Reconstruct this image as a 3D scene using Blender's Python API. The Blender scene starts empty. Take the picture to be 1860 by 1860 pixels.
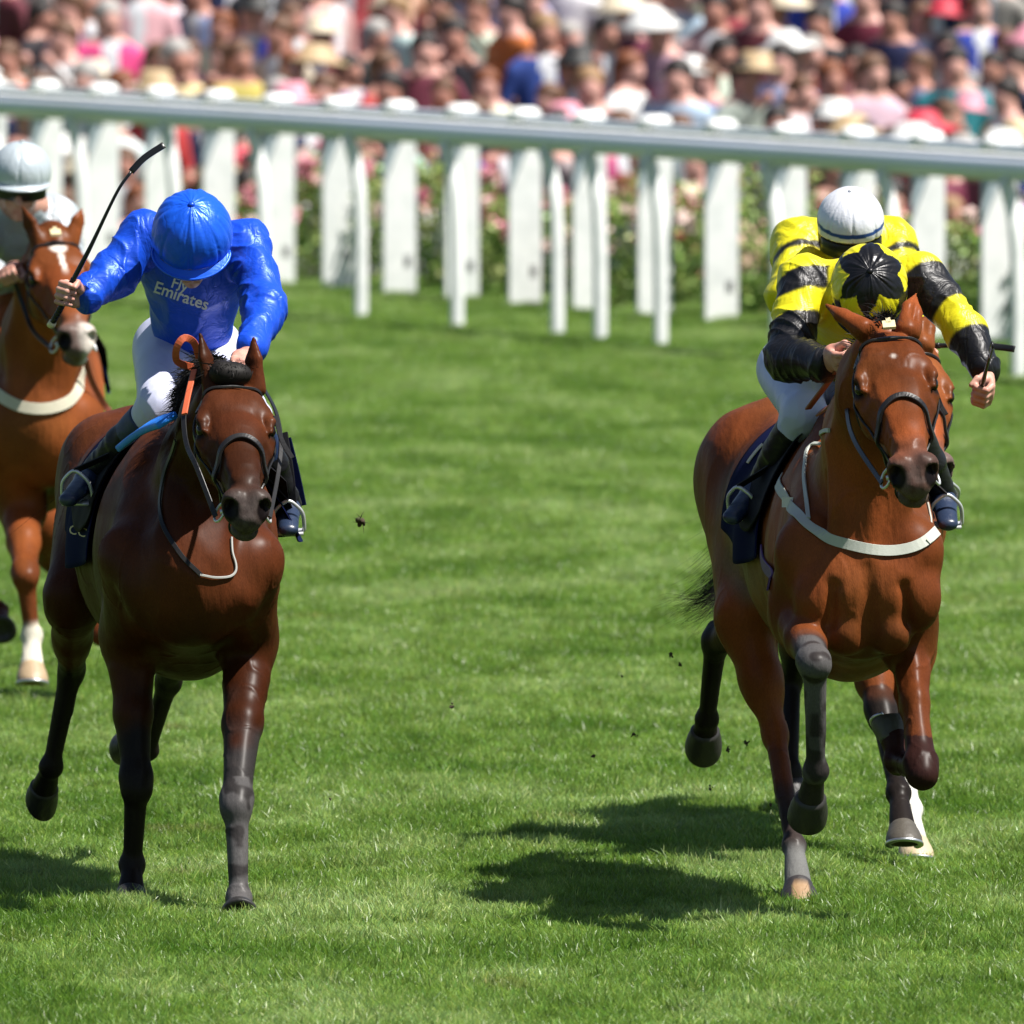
import bpy, math, random, time
import numpy as np
from mathutils import Vector, Matrix
from mathutils.bvhtree import BVHTree

random.seed(7)
rng = np.random.default_rng(7)
scene = bpy.context.scene
COL = scene.collection
T0 = time.time()

# ------------------------------------------------------------------ camera (long telephoto from a raised stand)
CAM_H = 3.8
FPX = 36000.0            # focal length in pixels of an 1860 px wide frame
PITCH = math.atan(1545 / FPX)
cam = bpy.data.cameras.new('camera')
cam_ob = bpy.data.objects.new('camera', cam)
COL.objects.link(cam_ob)
cam_ob.location = (0, 0, CAM_H)
cam_ob.rotation_euler = (math.pi / 2 - PITCH, 0, 0)
cam.sensor_width = 36
cam.lens = 36 * FPX / 1860
cam.clip_start = 1
cam.clip_end = 5000
cam.dof.use_dof = True
cam.dof.focus_distance = 60.0
APERTURE = 0.072         # metres
cam.dof.aperture_fstop = cam.lens / 1000 / APERTURE
scene.camera = cam_ob

# ------------------------------------------------------------------ daylight
SUN_DIR = Vector((0.47, -0.19, 0.865)).normalized()      # from the scene towards the sun
world = bpy.data.worlds.new('World')
scene.world = world
world.use_nodes = True
wn = world.node_tree
for n in list(wn.nodes):
    wn.nodes.remove(n)
sky = wn.nodes.new('ShaderNodeTexSky')
sky.sky_type = 'NISHITA'
sky.sun_disc = False
sky.sun_elevation = math.asin(SUN_DIR.z)
sky.sun_rotation = math.atan2(SUN_DIR.x, SUN_DIR.y)
bg = wn.nodes.new('ShaderNodeBackground')
bg.inputs['Strength'].default_value = 0.05
wo = wn.nodes.new('ShaderNodeOutputWorld')
wn.links.new(sky.outputs[0], bg.inputs[0])
wn.links.new(bg.outputs[0], wo.inputs[0])
sun = bpy.data.lights.new('sun', 'SUN')
sun.energy = 5.0
sun.angle = math.radians(0.53)
sun.color = (1.0, 0.955, 0.89)
sun_ob = bpy.data.objects.new('sun', sun)
COL.objects.link(sun_ob)
sun_ob.rotation_euler = SUN_DIR.to_track_quat('Z', 'Y').to_euler()
scene.view_settings.view_transform = 'Standard'
scene.view_settings.look = 'None'
scene.view_settings.exposure = 0.86
scene.view_settings.gamma = 1
scene.view_settings.use_curve_mapping = False
scene.render.engine = 'CYCLES'
scene.cycles.max_bounces = 6
scene.cycles.diffuse_bounces = 3
scene.cycles.glossy_bounces = 3
scene.cycles.use_denoising = True

FW = Vector((0, math.cos(PITCH), -math.sin(PITCH)))
UP = Vector((0, math.sin(PITCH), math.cos(PITCH)))


def at(px, py, d):
    """a point of the place, from where it shows in the photograph and its distance along the view"""
    v = FW * d + Vector((1, 0, 0)) * ((px - 930) / FPX * d) + UP * ((930 - py) / FPX * d)
    return np.array((v.x, v.y, v.z + CAM_H))


def dist_of(y_ground):
    return CAM_H * FPX / (y_ground + 615.0)
# ------------------------------------------------------------------ helpers: materials
def new_mat(name):
    m = bpy.data.materials.new(name)
    m.use_nodes = True
    nt = m.node_tree
    return m, nt, nt.nodes['Principled BSDF']


def mat(name, color=(.5, .5, .5), rough=.5, metal=0., bump=0., bscale=40., mix=None, mscale=6., spec=.5,
        sheen=0., coat=0., attr=None, stretch=None, trans=0., aniso=0., objcol=False):
    m, nt, b = new_mat(name)
    N, Lk = nt.nodes, nt.links
    b.inputs['Roughness'].default_value = rough
    b.inputs['Metallic'].default_value = metal
    b.inputs['Specular IOR Level'].default_value = spec
    b.inputs['Coat Weight'].default_value = coat
    b.inputs['Coat Roughness'].default_value = .15
    b.inputs['Sheen Weight'].default_value = sheen
    b.inputs['Anisotropic'].default_value = aniso
    tc = N.new('ShaderNodeTexCoord')
    vec = tc.outputs['Object']
    if stretch:
        mp = N.new('ShaderNodeMapping')
        mp.inputs['Scale'].default_value = stretch
        Lk.new(vec, mp.inputs[0])
        vec = mp.outputs[0]
    nz = N.new('ShaderNodeTexNoise')
    nz.inputs['Scale'].default_value = mscale
    nz.inputs['Detail'].default_value = 4
    Lk.new(vec, nz.inputs[0])
    if attr:
        at_ = N.new('ShaderNodeAttribute')
        at_.attribute_name = attr
        src = at_.outputs['Color']
    elif objcol:
        oi = N.new('ShaderNodeObjectInfo')
        src = oi.outputs['Color']
    else:
        rgb = N.new('ShaderNodeRGB')
        rgb.outputs[0].default_value = (*color, 1)
        src = rgb.outputs[0]
    mx = N.new('ShaderNodeMix')
    mx.data_type = 'RGBA'
    mx.blend_type = 'MIX' if mix else 'MULTIPLY'
    Lk.new(src, mx.inputs['A'])
    if mix:
        mx.inputs['B'].default_value = (*mix, 1)
        rp = N.new('ShaderNodeValToRGB')
        rp.color_ramp.elements[0].position = .42
        rp.color_ramp.elements[1].position = .62
        Lk.new(nz.outputs['Fac'], rp.inputs[0])
        Lk.new(rp.outputs[0], mx.inputs['Factor'])
    else:
        rp = N.new('ShaderNodeValToRGB')
        rp.color_ramp.elements[0].position = .25
        rp.color_ramp.elements[0].color = (.78, .78, .78, 1)
        rp.color_ramp.elements[1].position = .75
        Lk.new(nz.outputs['Fac'], rp.inputs[0])
        Lk.new(rp.outputs[0], mx.inputs['B'])
        mx.inputs['Factor'].default_value = .8
    Lk.new(mx.outputs['Result'], b.inputs['Base Color'])
    if bump:
        n2 = N.new('ShaderNodeTexNoise')
        n2.inputs['Scale'].default_value = bscale
        n2.inputs['Detail'].default_value = 3
        Lk.new(vec, n2.inputs[0])
        bp = N.new('ShaderNodeBump')
        bp.inputs['Strength'].default_value = bump
        bp.inputs['Distance'].default_value = .01
        Lk.new(n2.outputs['Fac'], bp.inputs['Height'])
        Lk.new(bp.outputs[0], b.inputs['Normal'])
    return m


# ------------------------------------------------------------------ helpers: objects
def tag(o, label=None, cat=None, group=None, kind=None):
    if label: o['label'] = label
    if cat: o['category'] = cat
    if group: o['group'] = group
    if kind: o['kind'] = kind
    return o


def thing(name, label, cat, loc=(0, 0, 0), group=None):
    o = bpy.data.objects.new(name, None)
    COL.objects.link(o)
    o.location = loc
    o.empty_display_size = .1
    tag(o, label, cat, group)
    o['_loc'] = list(map(float, loc))
    return o


def link(name, me, parent=None, world_coords=True):
    o = bpy.data.objects.new(name, me)
    COL.objects.link(o)
    if parent is not None:
        o.parent = parent
        if world_coords:                    # mesh vertices are in world space; keep them there
            off = np.array((0., 0, 0))
            p = parent
            while p is not None:
                off += np.array(p.location)
                p = p.parent
            n = len(me.vertices)
            if n and not me.get('_shifted'):
                co = np.empty(n * 3, np.float32)
                me.vertices.foreach_get('co', co)
                co = co.reshape(-1, 3) - off
                me.vertices.foreach_set('co', co.astype(np.float32).ravel())
                me.update()
    return o


def mesh_np(name, V, F, mats=(), smooth=True, col=None, midx=None, uv=None):
    """V (n,3); F list or array of equal-length faces (or list of arrays)"""
    me = bpy.data.meshes.new(name)
    V = np.asarray(V, np.float32)
    if isinstance(F, np.ndarray):
        F = [F]
    F = [np.asarray(f, np.int32) for f in F if len(f)]
    me.vertices.add(len(V))
    me.vertices.foreach_set('co', V.ravel())
    nl = sum(f.size for f in F)
    nf = sum(len(f) for f in F)
    me.loops.add(nl)
    me.loops.foreach_set('vertex_index', np.concatenate([f.ravel() for f in F]))
    me.polygons.add(nf)
    tot = np.concatenate([np.full(len(f), f.shape[1], np.int32) for f in F])
    st = np.concatenate([[0], np.cumsum(tot)[:-1]]).astype(np.int32)
    me.polygons.foreach_set('loop_start', st)
    me.polygons.foreach_set('loop_total', tot)
    me.polygons.foreach_set('use_smooth', np.full(nf, bool(smooth)))
    for m in mats:
        me.materials.append(m)
    if midx is not None:
        me.polygons.foreach_set('material_index', np.asarray(midx, np.int32))
    me.update(calc_edges=True)
    if col is not None:
        a = me.color_attributes.new('coat', 'FLOAT_COLOR', 'POINT')
        c = np.ones((len(V), 4), np.float32)
        c[:, :3] = col
        a.data.foreach_set('color', c.ravel())
    return me


# ------------------------------------------------------------------ helpers: numpy value noise
_perm = rng.permutation(4096)
_vals = rng.random(4096).astype(np.float32)


def vnoise(P, s=1.0, seed=0):
    P = np.asarray(P, np.float32) * s + seed * 17.31
    i = np.floor(P).astype(np.int64)
    f = P - i
    f = f * f * (3 - 2 * f)
    r = 0
    for dx in (0, 1):
        for dy in (0, 1):
            for dz in (0, 1):
                h = _perm[(_perm[(_perm[(i[:, 0] + dx) & 4095] + i[:, 1] + dy) & 4095] + i[:, 2] + dz) & 4095]
                w = (f[:, 0] if dx else 1 - f[:, 0]) * (f[:, 1] if dy else 1 - f[:, 1]) * (f[:, 2] if dz else 1 - f[:, 2])
                r = r + _vals[h] * w
    return r


def nrm(v):
    v = np.asarray(v, float)
    return v / (np.linalg.norm(v) + 1e-12)


def sstep(a, b, x):
    t = np.clip((x - a) / (b - a), 0, 1)
    return t * t * (3 - 2 * t)


# ------------------------------------------------------------------ helpers: implicit bodies (smooth union of tapered limbs) -> one skin
class Body:
    def __init__(self, res=.008):
        self.res = res
        self.pr = []

    def cap(self, a, b, ra, rb=None, u=(1, 0, 0), k=.03, sub=False, end=.9):
        """tapered limb a->b; ra, rb = radius or (across u, across the other axis)"""
        rb = ra if rb is None else rb
        ra = (ra, ra) if np.isscalar(ra) else ra
        rb = (rb, rb) if np.isscalar(rb) else rb
        a, b = np.asarray(a, float), np.asarray(b, float)
        if np.linalg.norm(b - a) < 1e-5:
            b = a + np.array((0, 0, 1e-4))
        self.pr.append(('c', a, b, ra, rb, np.asarray(u, float), k, sub, end))

    def ell(self, c, r, ax=(0, 0, 1), u=(1, 0, 0), k=.03, sub=False):
        """ellipsoid: r = (along u, along the third axis, along ax)"""
        self.pr.append(('e', np.asarray(c, float), nrm(ax), r, None, np.asarray(u, float), k, sub, 0))

    def chain(self, pts, rads, **kw):
        for i in range(len(pts) - 1):
            self.cap(pts[i], pts[i + 1], rads[i], rads[i + 1], **kw)

    def extract(self):
        res = self.res
        lo, hi = [], []
        for p in self.pr:
            if p[0] == 'c':
                m = max(p[3] + p[4])
                if not p[7]:
                    lo.append(np.minimum(p[1], p[2]) - m); hi.append(np.maximum(p[1], p[2]) + m)
            elif not p[7]:
                m = max(p[3]); lo.append(p[1] - m); hi.append(p[1] + m)
        lo = np.min(lo, 0) - 3 * res
        hi = np.max(hi, 0) + 3 * res
        n = np.ceil((hi - lo) / res).astype(int) + 1
        A = np.full(n, .5, np.float32)
        gx = [(lo[i] + res * np.arange(n[i])).astype(np.float32) for i in range(3)]
        for kind, a, b, ra, rb, u, k, sub, end in self.pr:
            if kind == 'c':
                m = max(ra + rb) + k + 2 * res
                bl, bh = np.minimum(a, b) - m, np.maximum(a, b) + m
            else:
                m = max(ra) + k + 2 * res
                bl, bh = a - m, a + m
            i0 = np.clip(np.floor((bl - lo) / res).astype(int), 0, n)
            i1 = np.clip(np.ceil((bh - lo) / res).astype(int) + 1, 0, n)
            if (i1 <= i0).any():
                continue
            X = gx[0][i0[0]:i1[0], None, None]
            Y = gx[1][None, i0[1]:i1[1], None]
            Z = gx[2][None, None, i0[2]:i1[2]]
            if kind == 'c':
                L = np.linalg.norm(b - a)
                ax = (b - a) / L
            else:
                ax = b
            uu = u - ax * np.dot(u, ax)
            if np.linalg.norm(uu) < 1e-4:
                uu = np.cross(ax, (0, 1, .3))
            uu = nrm(uu)
            vv = np.cross(ax, uu)
            dot = lambda e: ((X - np.float32(a[0])) * np.float32(e[0]) + (Y - np.float32(a[1])) * np.float32(e[1])
                             + (Z - np.float32(a[2])) * np.float32(e[2]))
            pu, pv, pw = dot(uu), dot(vv), dot(ax)
            if kind == 'c':
                t = np.clip(pw / np.float32(L), 0, 1)
                w = pw - t * np.float32(L)
                ts = t * t * (3 - 2 * t) * .5 + t * .5
                r1 = ra[0] + (rb[0] - ra[0]) * ts
                r2 = ra[1] + (rb[1] - ra[1]) * ts
                r3 = (r1 + r2) * (.5 * end)
                q1, q2, q3 = pu / r1, pv / r2, w / r3
                k0 = np.sqrt(q1 * q1 + q2 * q2 + q3 * q3) + 1e-6
                k1 = np.sqrt((q1 / r1) ** 2 + (q2 / r2) ** 2 + (q3 / r3) ** 2) + 1e-3
            else:
                q1, q2, q3 = pu / ra[0], pv / ra[1], pw / ra[2]
                k0 = np.sqrt(q1 * q1 + q2 * q2 + q3 * q3) + 1e-6
                k1 = np.sqrt((q1 / ra[0]) ** 2 + (q2 / ra[1]) ** 2 + (q3 / ra[2]) ** 2) + 1e-3
            d = k0 * (k0 - 1) / k1
            S = A[i0[0]:i1[0], i0[1]:i1[1], i0[2]:i1[2]]
            if sub:
                h = np.maximum(k - np.abs(S + d), 0) / k
                S[...] = np.maximum(S, -d) + h * h * (k * .25)
            else:
                h = np.maximum(k - np.abs(S - d), 0) / k
                S[...] = np.minimum(S, d) - h * h * (k * .25)
        return surface_nets(A, lo, res)


def surface_nets(A, lo, res):
    s = A < 0
    c = [s[i:s.shape[0] - 1 + i, j:s.shape[1] - 1 + j, k:s.shape[2] - 1 + k]
         for i in (0, 1) for j in (0, 1) for k in (0, 1)]
    anyc = c[0].copy(); allc = c[0].copy()
    for q in c[1:]:
        anyc |= q; allc &= q
    act = np.argwhere(anyc & ~allc)
    idx = np.full(anyc.shape, -1, np.int32)
    idx[act[:, 0], act[:, 1], act[:, 2]] = np.arange(len(act), dtype=np.int32)
    off = np.array([(i, j, k) for i in (0, 1) for j in (0, 1) for k in (0, 1)])
    val = np.stack([A[act[:, 0] + o[0], act[:, 1] + o[1], act[:, 2] + o[2]] for o in off], 1)
    acc = np.zeros((len(act), 3)); cnt = np.zeros(len(act))
    for p in range(8):
        for q in range(p + 1, 8):
            df = off[q] - off[p]
            if np.abs(df).sum() != 1:
                continue
            m = (val[:, p] < 0) != (val[:, q] < 0)
            t = val[m, p] / (val[m, p] - val[m, q])
            acc[m] += off[p] + df * t[:, None]
            cnt[m] += 1
    V = lo + res * (act + acc / cnt[:, None])
    Q = []
    for ax in range(3):
        a1, a2 = (ax + 1) % 3, (ax + 2) % 3
        sl = [slice(None)] * 3; sl2 = [slice(None)] * 3
        sl[ax] = slice(0, -1); sl2[ax] = slice(1, None)
        e = np.argwhere(s[tuple(sl)] != s[tuple(sl2)])
        e = e[(e[:, a1] > 0) & (e[:, a2] > 0) & (e[:, a1] < s.shape[a1] - 1) & (e[:, a2] < s.shape[a2] - 1)]
        inside = s[e[:, 0], e[:, 1], e[:, 2]]
        def g(d1, d2):
            x = e.copy(); x[:, a1] -= d1; x[:, a2] -= d2
            return idx[x[:, 0], x[:, 1], x[:, 2]]
        q = np.stack([g(1, 1), g(0, 1), g(0, 0), g(1, 0)], 1)
        q[~inside] = q[~inside][:, ::-1]
        Q.append(q)
    Q = np.concatenate(Q)
    Q = Q[(Q >= 0).all(1)]
    return V, Q


def vert_normals(V, Q):
    a, b = V[Q[:, 2]] - V[Q[:, 0]], V[Q[:, 3]] - V[Q[:, 1]]
    fn = np.cross(a, b)
    n = np.zeros_like(V)
    for i in range(4):
        for c in range(3):
            n[:, c] += np.bincount(Q[:, i], fn[:, c], len(V))
    return n / (np.linalg.norm(n, axis=1, keepdims=True) + 1e-12)


def relax(V, Q, it=2, f=.5):
    for _ in range(it):
        acc = np.zeros_like(V); cnt = np.zeros(len(V))
        for i in range(4):
            for j in (1, 3):
                src, dst = Q[:, (i + j) % 4], Q[:, i]
                for c in range(3):
                    acc[:, c] += np.bincount(dst, V[src, c], len(V))
                cnt += np.bincount(dst, minlength=len(V))
        V = V + f * (acc / np.maximum(cnt, 1)[:, None] - V)
    return V


def seg_t(P, a, b):
    a, b = np.asarray(a), np.asarray(b)
    ab = b - a
    t = ((P - a) @ ab) / (ab @ ab)
    tc = np.clip(t, 0, 1)
    d = np.linalg.norm(P - (a + tc[:, None] * ab), axis=1)
    return t, d


def bvh_of(V, Q):
    return BVHTree.FromPolygons([tuple(v) for v in V], [tuple(int(i) for i in q) for q in Q])


def spline(P, n):
    """Catmull-Rom through P, n points, evenly spaced"""
    P = np.asarray(P, float)
    if len(P) == 2:
        return P[0] + (P[1] - P[0]) * np.linspace(0, 1, n)[:, None]
    E = np.vstack([2 * P[0] - P[1], P, 2 * P[-1] - P[-2]])
    out = []
    for i in range(len(P) - 1):
        p0, p1, p2, p3 = E[i:i + 4]
        t = np.linspace(0, 1, 24, endpoint=False)[:, None]
        out.append(.5 * ((2 * p1) + (-p0 + p2) * t + (2 * p0 - 5 * p1 + 4 * p2 - p3) * t ** 2 + (-p0 + 3 * p1 - 3 * p2 + p3) * t ** 3))
    out.append(P[-1:])
    C = np.vstack(out)
    s = np.concatenate([[0], np.cumsum(np.linalg.norm(np.diff(C, axis=0), axis=1))])
    q = np.linspace(0, s[-1], n)
    return np.stack([np.interp(q, s, C[:, c]) for c in range(3)], 1)


def tube(P, r, seg=8, n=None, flat=None, nrmv=None, caps=True):
    """swept section; r scalar or array; flat=(w,h) a strap with its wide side along the surface, nrmv = surface normals"""
    P = spline(P, n) if n else np.asarray(P, float)
    m = len(P)
    T = np.gradient(P, axis=0)
    T /= np.linalg.norm(T, axis=1, keepdims=True) + 1e-12
    if nrmv is None:
        ref = np.array((0, -1, .2)) if abs(nrm(T.mean(0))[1]) < .9 else np.array((1., 0, 0))
        nrmv = np.repeat(ref[None], m, 0)
    Nn = nrmv - T * (nrmv * T).sum(1, keepdims=True)
    Nn /= np.linalg.norm(Nn, axis=1, keepdims=True) + 1e-9
    B = np.cross(T, Nn)
    if flat:
        w, h = flat[0] / 2, flat[1] / 2
        c = .35 * h
        sec = np.array([(-w, -h + c), (-w + c, -h), (w - c, -h), (w, -h + c), (w, h - c), (w - c, h), (-w + c, h), (-w, h - c)])
        seg = 8
        rr = np.ones(m)
    else:
        a = np.linspace(0, 2 * np.pi, seg, endpoint=False)
        sec = np.stack([np.cos(a), np.sin(a)], 1)
        rr = np.full(m, r) if np.isscalar(r) else np.interp(np.linspace(0, 1, m), np.linspace(0, 1, len(r)), r)
    V = (P[:, None] + (B[:, None] * sec[None, :, :1] + Nn[:, None] * sec[None, :, 1:]) * rr[:, None, None]).reshape(-1, 3)
    i = np.arange(m - 1)[:, None] * seg
    j = np.arange(seg)[None]
    F = np.stack([i + j, i + (j + 1) % seg, i + seg + (j + 1) % seg, i + seg + j], -1).reshape(-1, 4)
    Fs = [F]
    if caps:
        Fs += [np.arange(seg)[::-1][None], (np.arange(seg) + (m - 1) * seg)[None]]
    return V, Fs


def join(parts):
    """[(V, [F..])...] -> V, [F..]"""
    Vs, by = [], {}
    o = 0
    for V, F in parts:
        F = [F] if isinstance(F, np.ndarray) else F
        for f in F:
            f = np.asarray(f)
            by.setdefault(f.shape[1], []).append(f + o)
        Vs.append(V); o += len(V)
    return np.vstack(Vs), [np.vstack(v) for v in by.values()]


def box(c, s, R=None, bev=0):
    x, y, z = np.array(s) / 2
    b = bev
    pts = []
    for sx in (-1, 1):
        for sy in (-1, 1):
            for sz in (-1, 1):
                pts.append((sx * x, sy * y, sz * z))
    V = np.array(pts)
    F = np.array([(0, 1, 3, 2), (4, 6, 7, 5), (0, 4, 5, 1), (2, 3, 7, 6), (0, 2, 6, 4), (1, 5, 7, 3)])
    if R is not None:
        V = V @ np.asarray(R).T
    return V + np.array(c), F
# ------------------------------------------------------------------ the course: lawn, grass
def ground_z(y):
    return np.interp(y, [-50, 121.5, 123, 127, 147, 160, 3500], [0, 0, -.15, -1.32, 1.05, 1.5, 1.5])


def turf_mat(name, blades):
    m, nt, b = new_mat(name)
    N, Lk = nt.nodes, nt.links
    geo = N.new('ShaderNodeNewGeometry')
    mp = N.new('ShaderNodeMapping'); mp.inputs['Scale'].default_value = (.8, .35, .8)
    Lk.new(geo.outputs['Position'], mp.inputs[0])
    n1 = N.new('ShaderNodeTexNoise'); n1.inputs['Scale'].default_value = 1.5; n1.inputs['Detail'].default_value = 4; n1.inputs['Roughness'].default_value = .6
    Lk.new(mp.outputs[0], n1.inputs[0])
    rp = N.new('ShaderNodeValToRGB')
    e = rp.color_ramp.elements
    e[0].position = .34; e[0].color = (.092, .208, .020, 1)
    e[1].position = .66; e[1].color = (.262, .405, .120, 1)
    e2 = e.new(.5); e2.color = (.166, .304, .048, 1)
    Lk.new(n1.outputs[0], rp.inputs[0])
    n5 = N.new('ShaderNodeTexNoise'); n5.inputs['Scale'].default_value = 7; n5.inputs['Detail'].default_value = 3
    Lk.new(geo.outputs['Position'], n5.inputs[0])
    r5 = N.new('ShaderNodeMapRange'); r5.inputs['From Min'].default_value = .3; r5.inputs['From Max'].default_value = .7
    r5.inputs['To Min'].default_value = .74; r5.inputs['To Max'].default_value = 1.22
    Lk.new(n5.outputs[0], r5.inputs[0])
    v5 = N.new('ShaderNodeVectorMath'); v5.operation = 'SCALE'
    Lk.new(rp.outputs[0], v5.inputs[0]); Lk.new(r5.outputs[0], v5.inputs['Scale'])
    # scuffed, dried-out spots
    n6 = N.new('ShaderNodeTexNoise'); n6.inputs['Scale'].default_value = 1.1; n6.inputs['Detail'].default_value = 3
    mp6 = N.new('ShaderNodeMapping'); mp6.inputs['Location'].default_value = (3.3, 1.2, 0)
    Lk.new(geo.outputs['Position'], mp6.inputs[0]); Lk.new(mp6.outputs[0], n6.inputs[0])
    r6 = N.new('ShaderNodeMapRange'); r6.inputs['From Min'].default_value = .66; r6.inputs['From Max'].default_value = .76; r6.inputs['To Max'].default_value = .6
    Lk.new(n6.outputs[0], r6.inputs[0])
    m6 = N.new('ShaderNodeMix'); m6.data_type = 'RGBA'; m6.inputs['B'].default_value = (.24, .20, .08, 1)
    Lk.new(r6.outputs[0], m6.inputs['Factor']); Lk.new(v5.outputs[0], m6.inputs['A'])
    col = m6.outputs['Result']
    if blades:
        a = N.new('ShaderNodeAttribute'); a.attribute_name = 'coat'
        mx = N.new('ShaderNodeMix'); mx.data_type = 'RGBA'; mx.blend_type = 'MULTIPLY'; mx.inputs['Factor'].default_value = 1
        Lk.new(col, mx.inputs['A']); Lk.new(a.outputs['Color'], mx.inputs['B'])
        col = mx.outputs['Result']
        b.inputs['Roughness'].default_value = .38
        b.inputs['Specular IOR Level'].default_value = .55
        tr = N.new('ShaderNodeBsdfTranslucent'); Lk.new(col, tr.inputs['Color'])
        ms = N.new('ShaderNodeMixShader'); ms.inputs[0].default_value = .5
        Lk.new(b.outputs[0], ms.inputs[1]); Lk.new(tr.outputs[0], ms.inputs[2])
        Lk.new(ms.outputs[0], nt.nodes['Material Output'].inputs['Surface'])
    else:
        b.inputs['Roughness'].default_value = .9
        b.inputs['Specular IOR Level'].default_value = .1
        n2 = N.new('ShaderNodeTexNoise'); n2.inputs['Scale'].default_value = 40; n2.inputs['Detail'].default_value = 4
        Lk.new(geo.outputs['Position'], n2.inputs[0])
        r2 = N.new('ShaderNodeMapRange'); r2.inputs['To Min'].default_value = .24; r2.inputs['To Max'].default_value = .52
        Lk.new(n2.outputs[0], r2.inputs[0])
        vm = N.new('ShaderNodeVectorMath'); vm.operation = 'SCALE'
        Lk.new(col, vm.inputs[0]); Lk.new(r2.outputs[0], vm.inputs['Scale'])
        col = vm.outputs[0]
    Lk.new(col, b.inputs['Base Color'])
    return m


M_turf = turf_mat('turf', False)
M_blade = turf_mat('grass_blades', True)
ys = np.concatenate([[-60, -10, 20, 40], np.arange(50, 180, 1.0), [200, 300, 600, 1500, 3500]])
xs = np.concatenate([[-2500, -600, -150, -40], np.arange(-20, 20.1, 2.0), [40, 150, 600, 2500]])
GX, GY = np.meshgrid(xs, ys)
V = np.stack([GX.ravel(), GY.ravel(), ground_z(GY.ravel())], 1)
w = len(xs)
i, j = np.arange(len(ys) - 1)[:, None] * w, np.arange(w - 1)[None]
F = np.stack([i + j, i + j + 1, i + w + j + 1, i + w + j], -1).reshape(-1, 4)
o = link('lawn', mesh_np('lawn', V, F, [M_turf]))
tag(o, 'the racecourse lawn running back to the crowd bank', kind='structure')


def blade_tile(seed, n=5200, size=.5, hmin=.020, hmax=.052):
    r = np.random.default_rng(seed)
    p = np.stack([r.uniform(-size / 2, size / 2, n), r.uniform(-size / 2, size / 2, n), np.zeros(n)], 1)
    clump = vnoise(np.stack([p[:, 0], p[:, 1], np.full(n, seed * 3.1)], 1), 14)
    h = (hmin + (hmax - hmin) * r.random(n) ** 1.5) * (.55 + .9 * clump)
    tall = r.random(n) < .006
    h[tall] *= 1.4
    ang = r.uniform(0, 2 * np.pi, n)
    lean = r.normal(0, .42, n) * (1 + (clump - .5)); la = r.uniform(0, 2 * np.pi, n)
    bend = r.uniform(0, .75, n)
    w = r.uniform(.0011, .0024, n)
    sd = np.stack([np.cos(ang), np.sin(ang), np.zeros(n)], 1)
    ln = np.stack([np.cos(la), np.sin(la), np.zeros(n)], 1)
    rows = []
    for t, k in ((0, 1), (.4, .95), (.75, .7), (1, .05)):
        c = p + np.array((0, 0, 1)) * (h * t * (1 - .35 * bend * t))[:, None] + ln * (h * (np.abs(lean) * t + bend * t * t * .8))[:, None]
        rows.append(c - sd * (w * k)[:, None]); rows.append(c + sd * (w * k)[:, None])
    V = np.stack(rows, 1).reshape(-1, 3)
    b = (np.arange(n) * 8)[:, None, None]
    i = (np.arange(3) * 2)[None, :, None]
    F = (b + i + np.array([0, 1, 3, 2])[None, None]).reshape(-1, 4)
    tone = r.normal(1.0, .16, n)
    hue = r.normal(0, .10, n)
    c = np.stack([tone * (1.0 + hue + .1), tone * 1.0, tone * (1.0 - hue)], 1)
    straw = r.random(n) < .035
    c[straw] = np.array((2.6, 1.75, 3.0)) * r.uniform(.7, 1.3, (straw.sum(), 1))
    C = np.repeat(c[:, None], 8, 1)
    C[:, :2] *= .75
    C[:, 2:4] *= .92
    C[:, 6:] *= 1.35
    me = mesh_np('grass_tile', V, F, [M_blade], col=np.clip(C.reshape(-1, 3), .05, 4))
    return bpy.data.objects.new('grass_tile', me)


gc = bpy.data.collections.new('grass_tiles')
for k in range(5):
    gc.objects.link(blade_tile(20 + k))
pts = []
for y in np.arange(46.0, 121.5, .44):
    half = 5.5 + (y - 51) * .03
    for x in np.arange(-half, half, .44):
        pts.append((x + rng.uniform(-.03, .03), y + rng.uniform(-.03, .03), 0))
pts = np.array(pts)
gm = bpy.data.meshes.new('grass')
gm.vertices.add(len(pts)); gm.vertices.foreach_set('co', pts.astype(np.float32).ravel())
gob = bpy.data.objects.new('grass', gm); COL.objects.link(gob)
tag(gob, 'short mown grass of the racecourse', 'grass', kind='stuff')
ng = bpy.data.node_groups.new('grass', 'GeometryNodeTree')
ng.interface.new_socket('Geometry', in_out='INPUT', socket_type='NodeSocketGeometry')
ng.interface.new_socket('Geometry', in_out='OUTPUT', socket_type='NodeSocketGeometry')
gi, go = ng.nodes.new('NodeGroupInput'), ng.nodes.new('NodeGroupOutput')
ip = ng.nodes.new('GeometryNodeInstanceOnPoints')
ci = ng.nodes.new('GeometryNodeCollectionInfo'); ci.inputs['Collection'].default_value = gc
ci.inputs['Separate Children'].default_value = True; ci.inputs['Reset Children'].default_value = True
ri = ng.nodes.new('FunctionNodeRandomValue'); ri.data_type = 'INT'
ri.inputs[4].default_value = 0; ri.inputs[5].default_value = 4
rr_ = ng.nodes.new('FunctionNodeRandomValue'); rr_.data_type = 'INT'; rr_.inputs[4].default_value = 0; rr_.inputs[5].default_value = 3; rr_.inputs['Seed'].default_value = 3
mul = ng.nodes.new('ShaderNodeMath'); mul.operation = 'MULTIPLY'; mul.inputs[1].default_value = math.pi / 2
cx = ng.nodes.new('ShaderNodeCombineXYZ')
rs = ng.nodes.new('FunctionNodeRandomValue'); rs.data_type = 'FLOAT_VECTOR'
rs.inputs[0].default_value = (.98, .98, .75); rs.inputs[1].default_value = (1.04, 1.04, 1.25)
ip.inputs['Pick Instance'].default_value = True
L = ng.links.new
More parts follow.
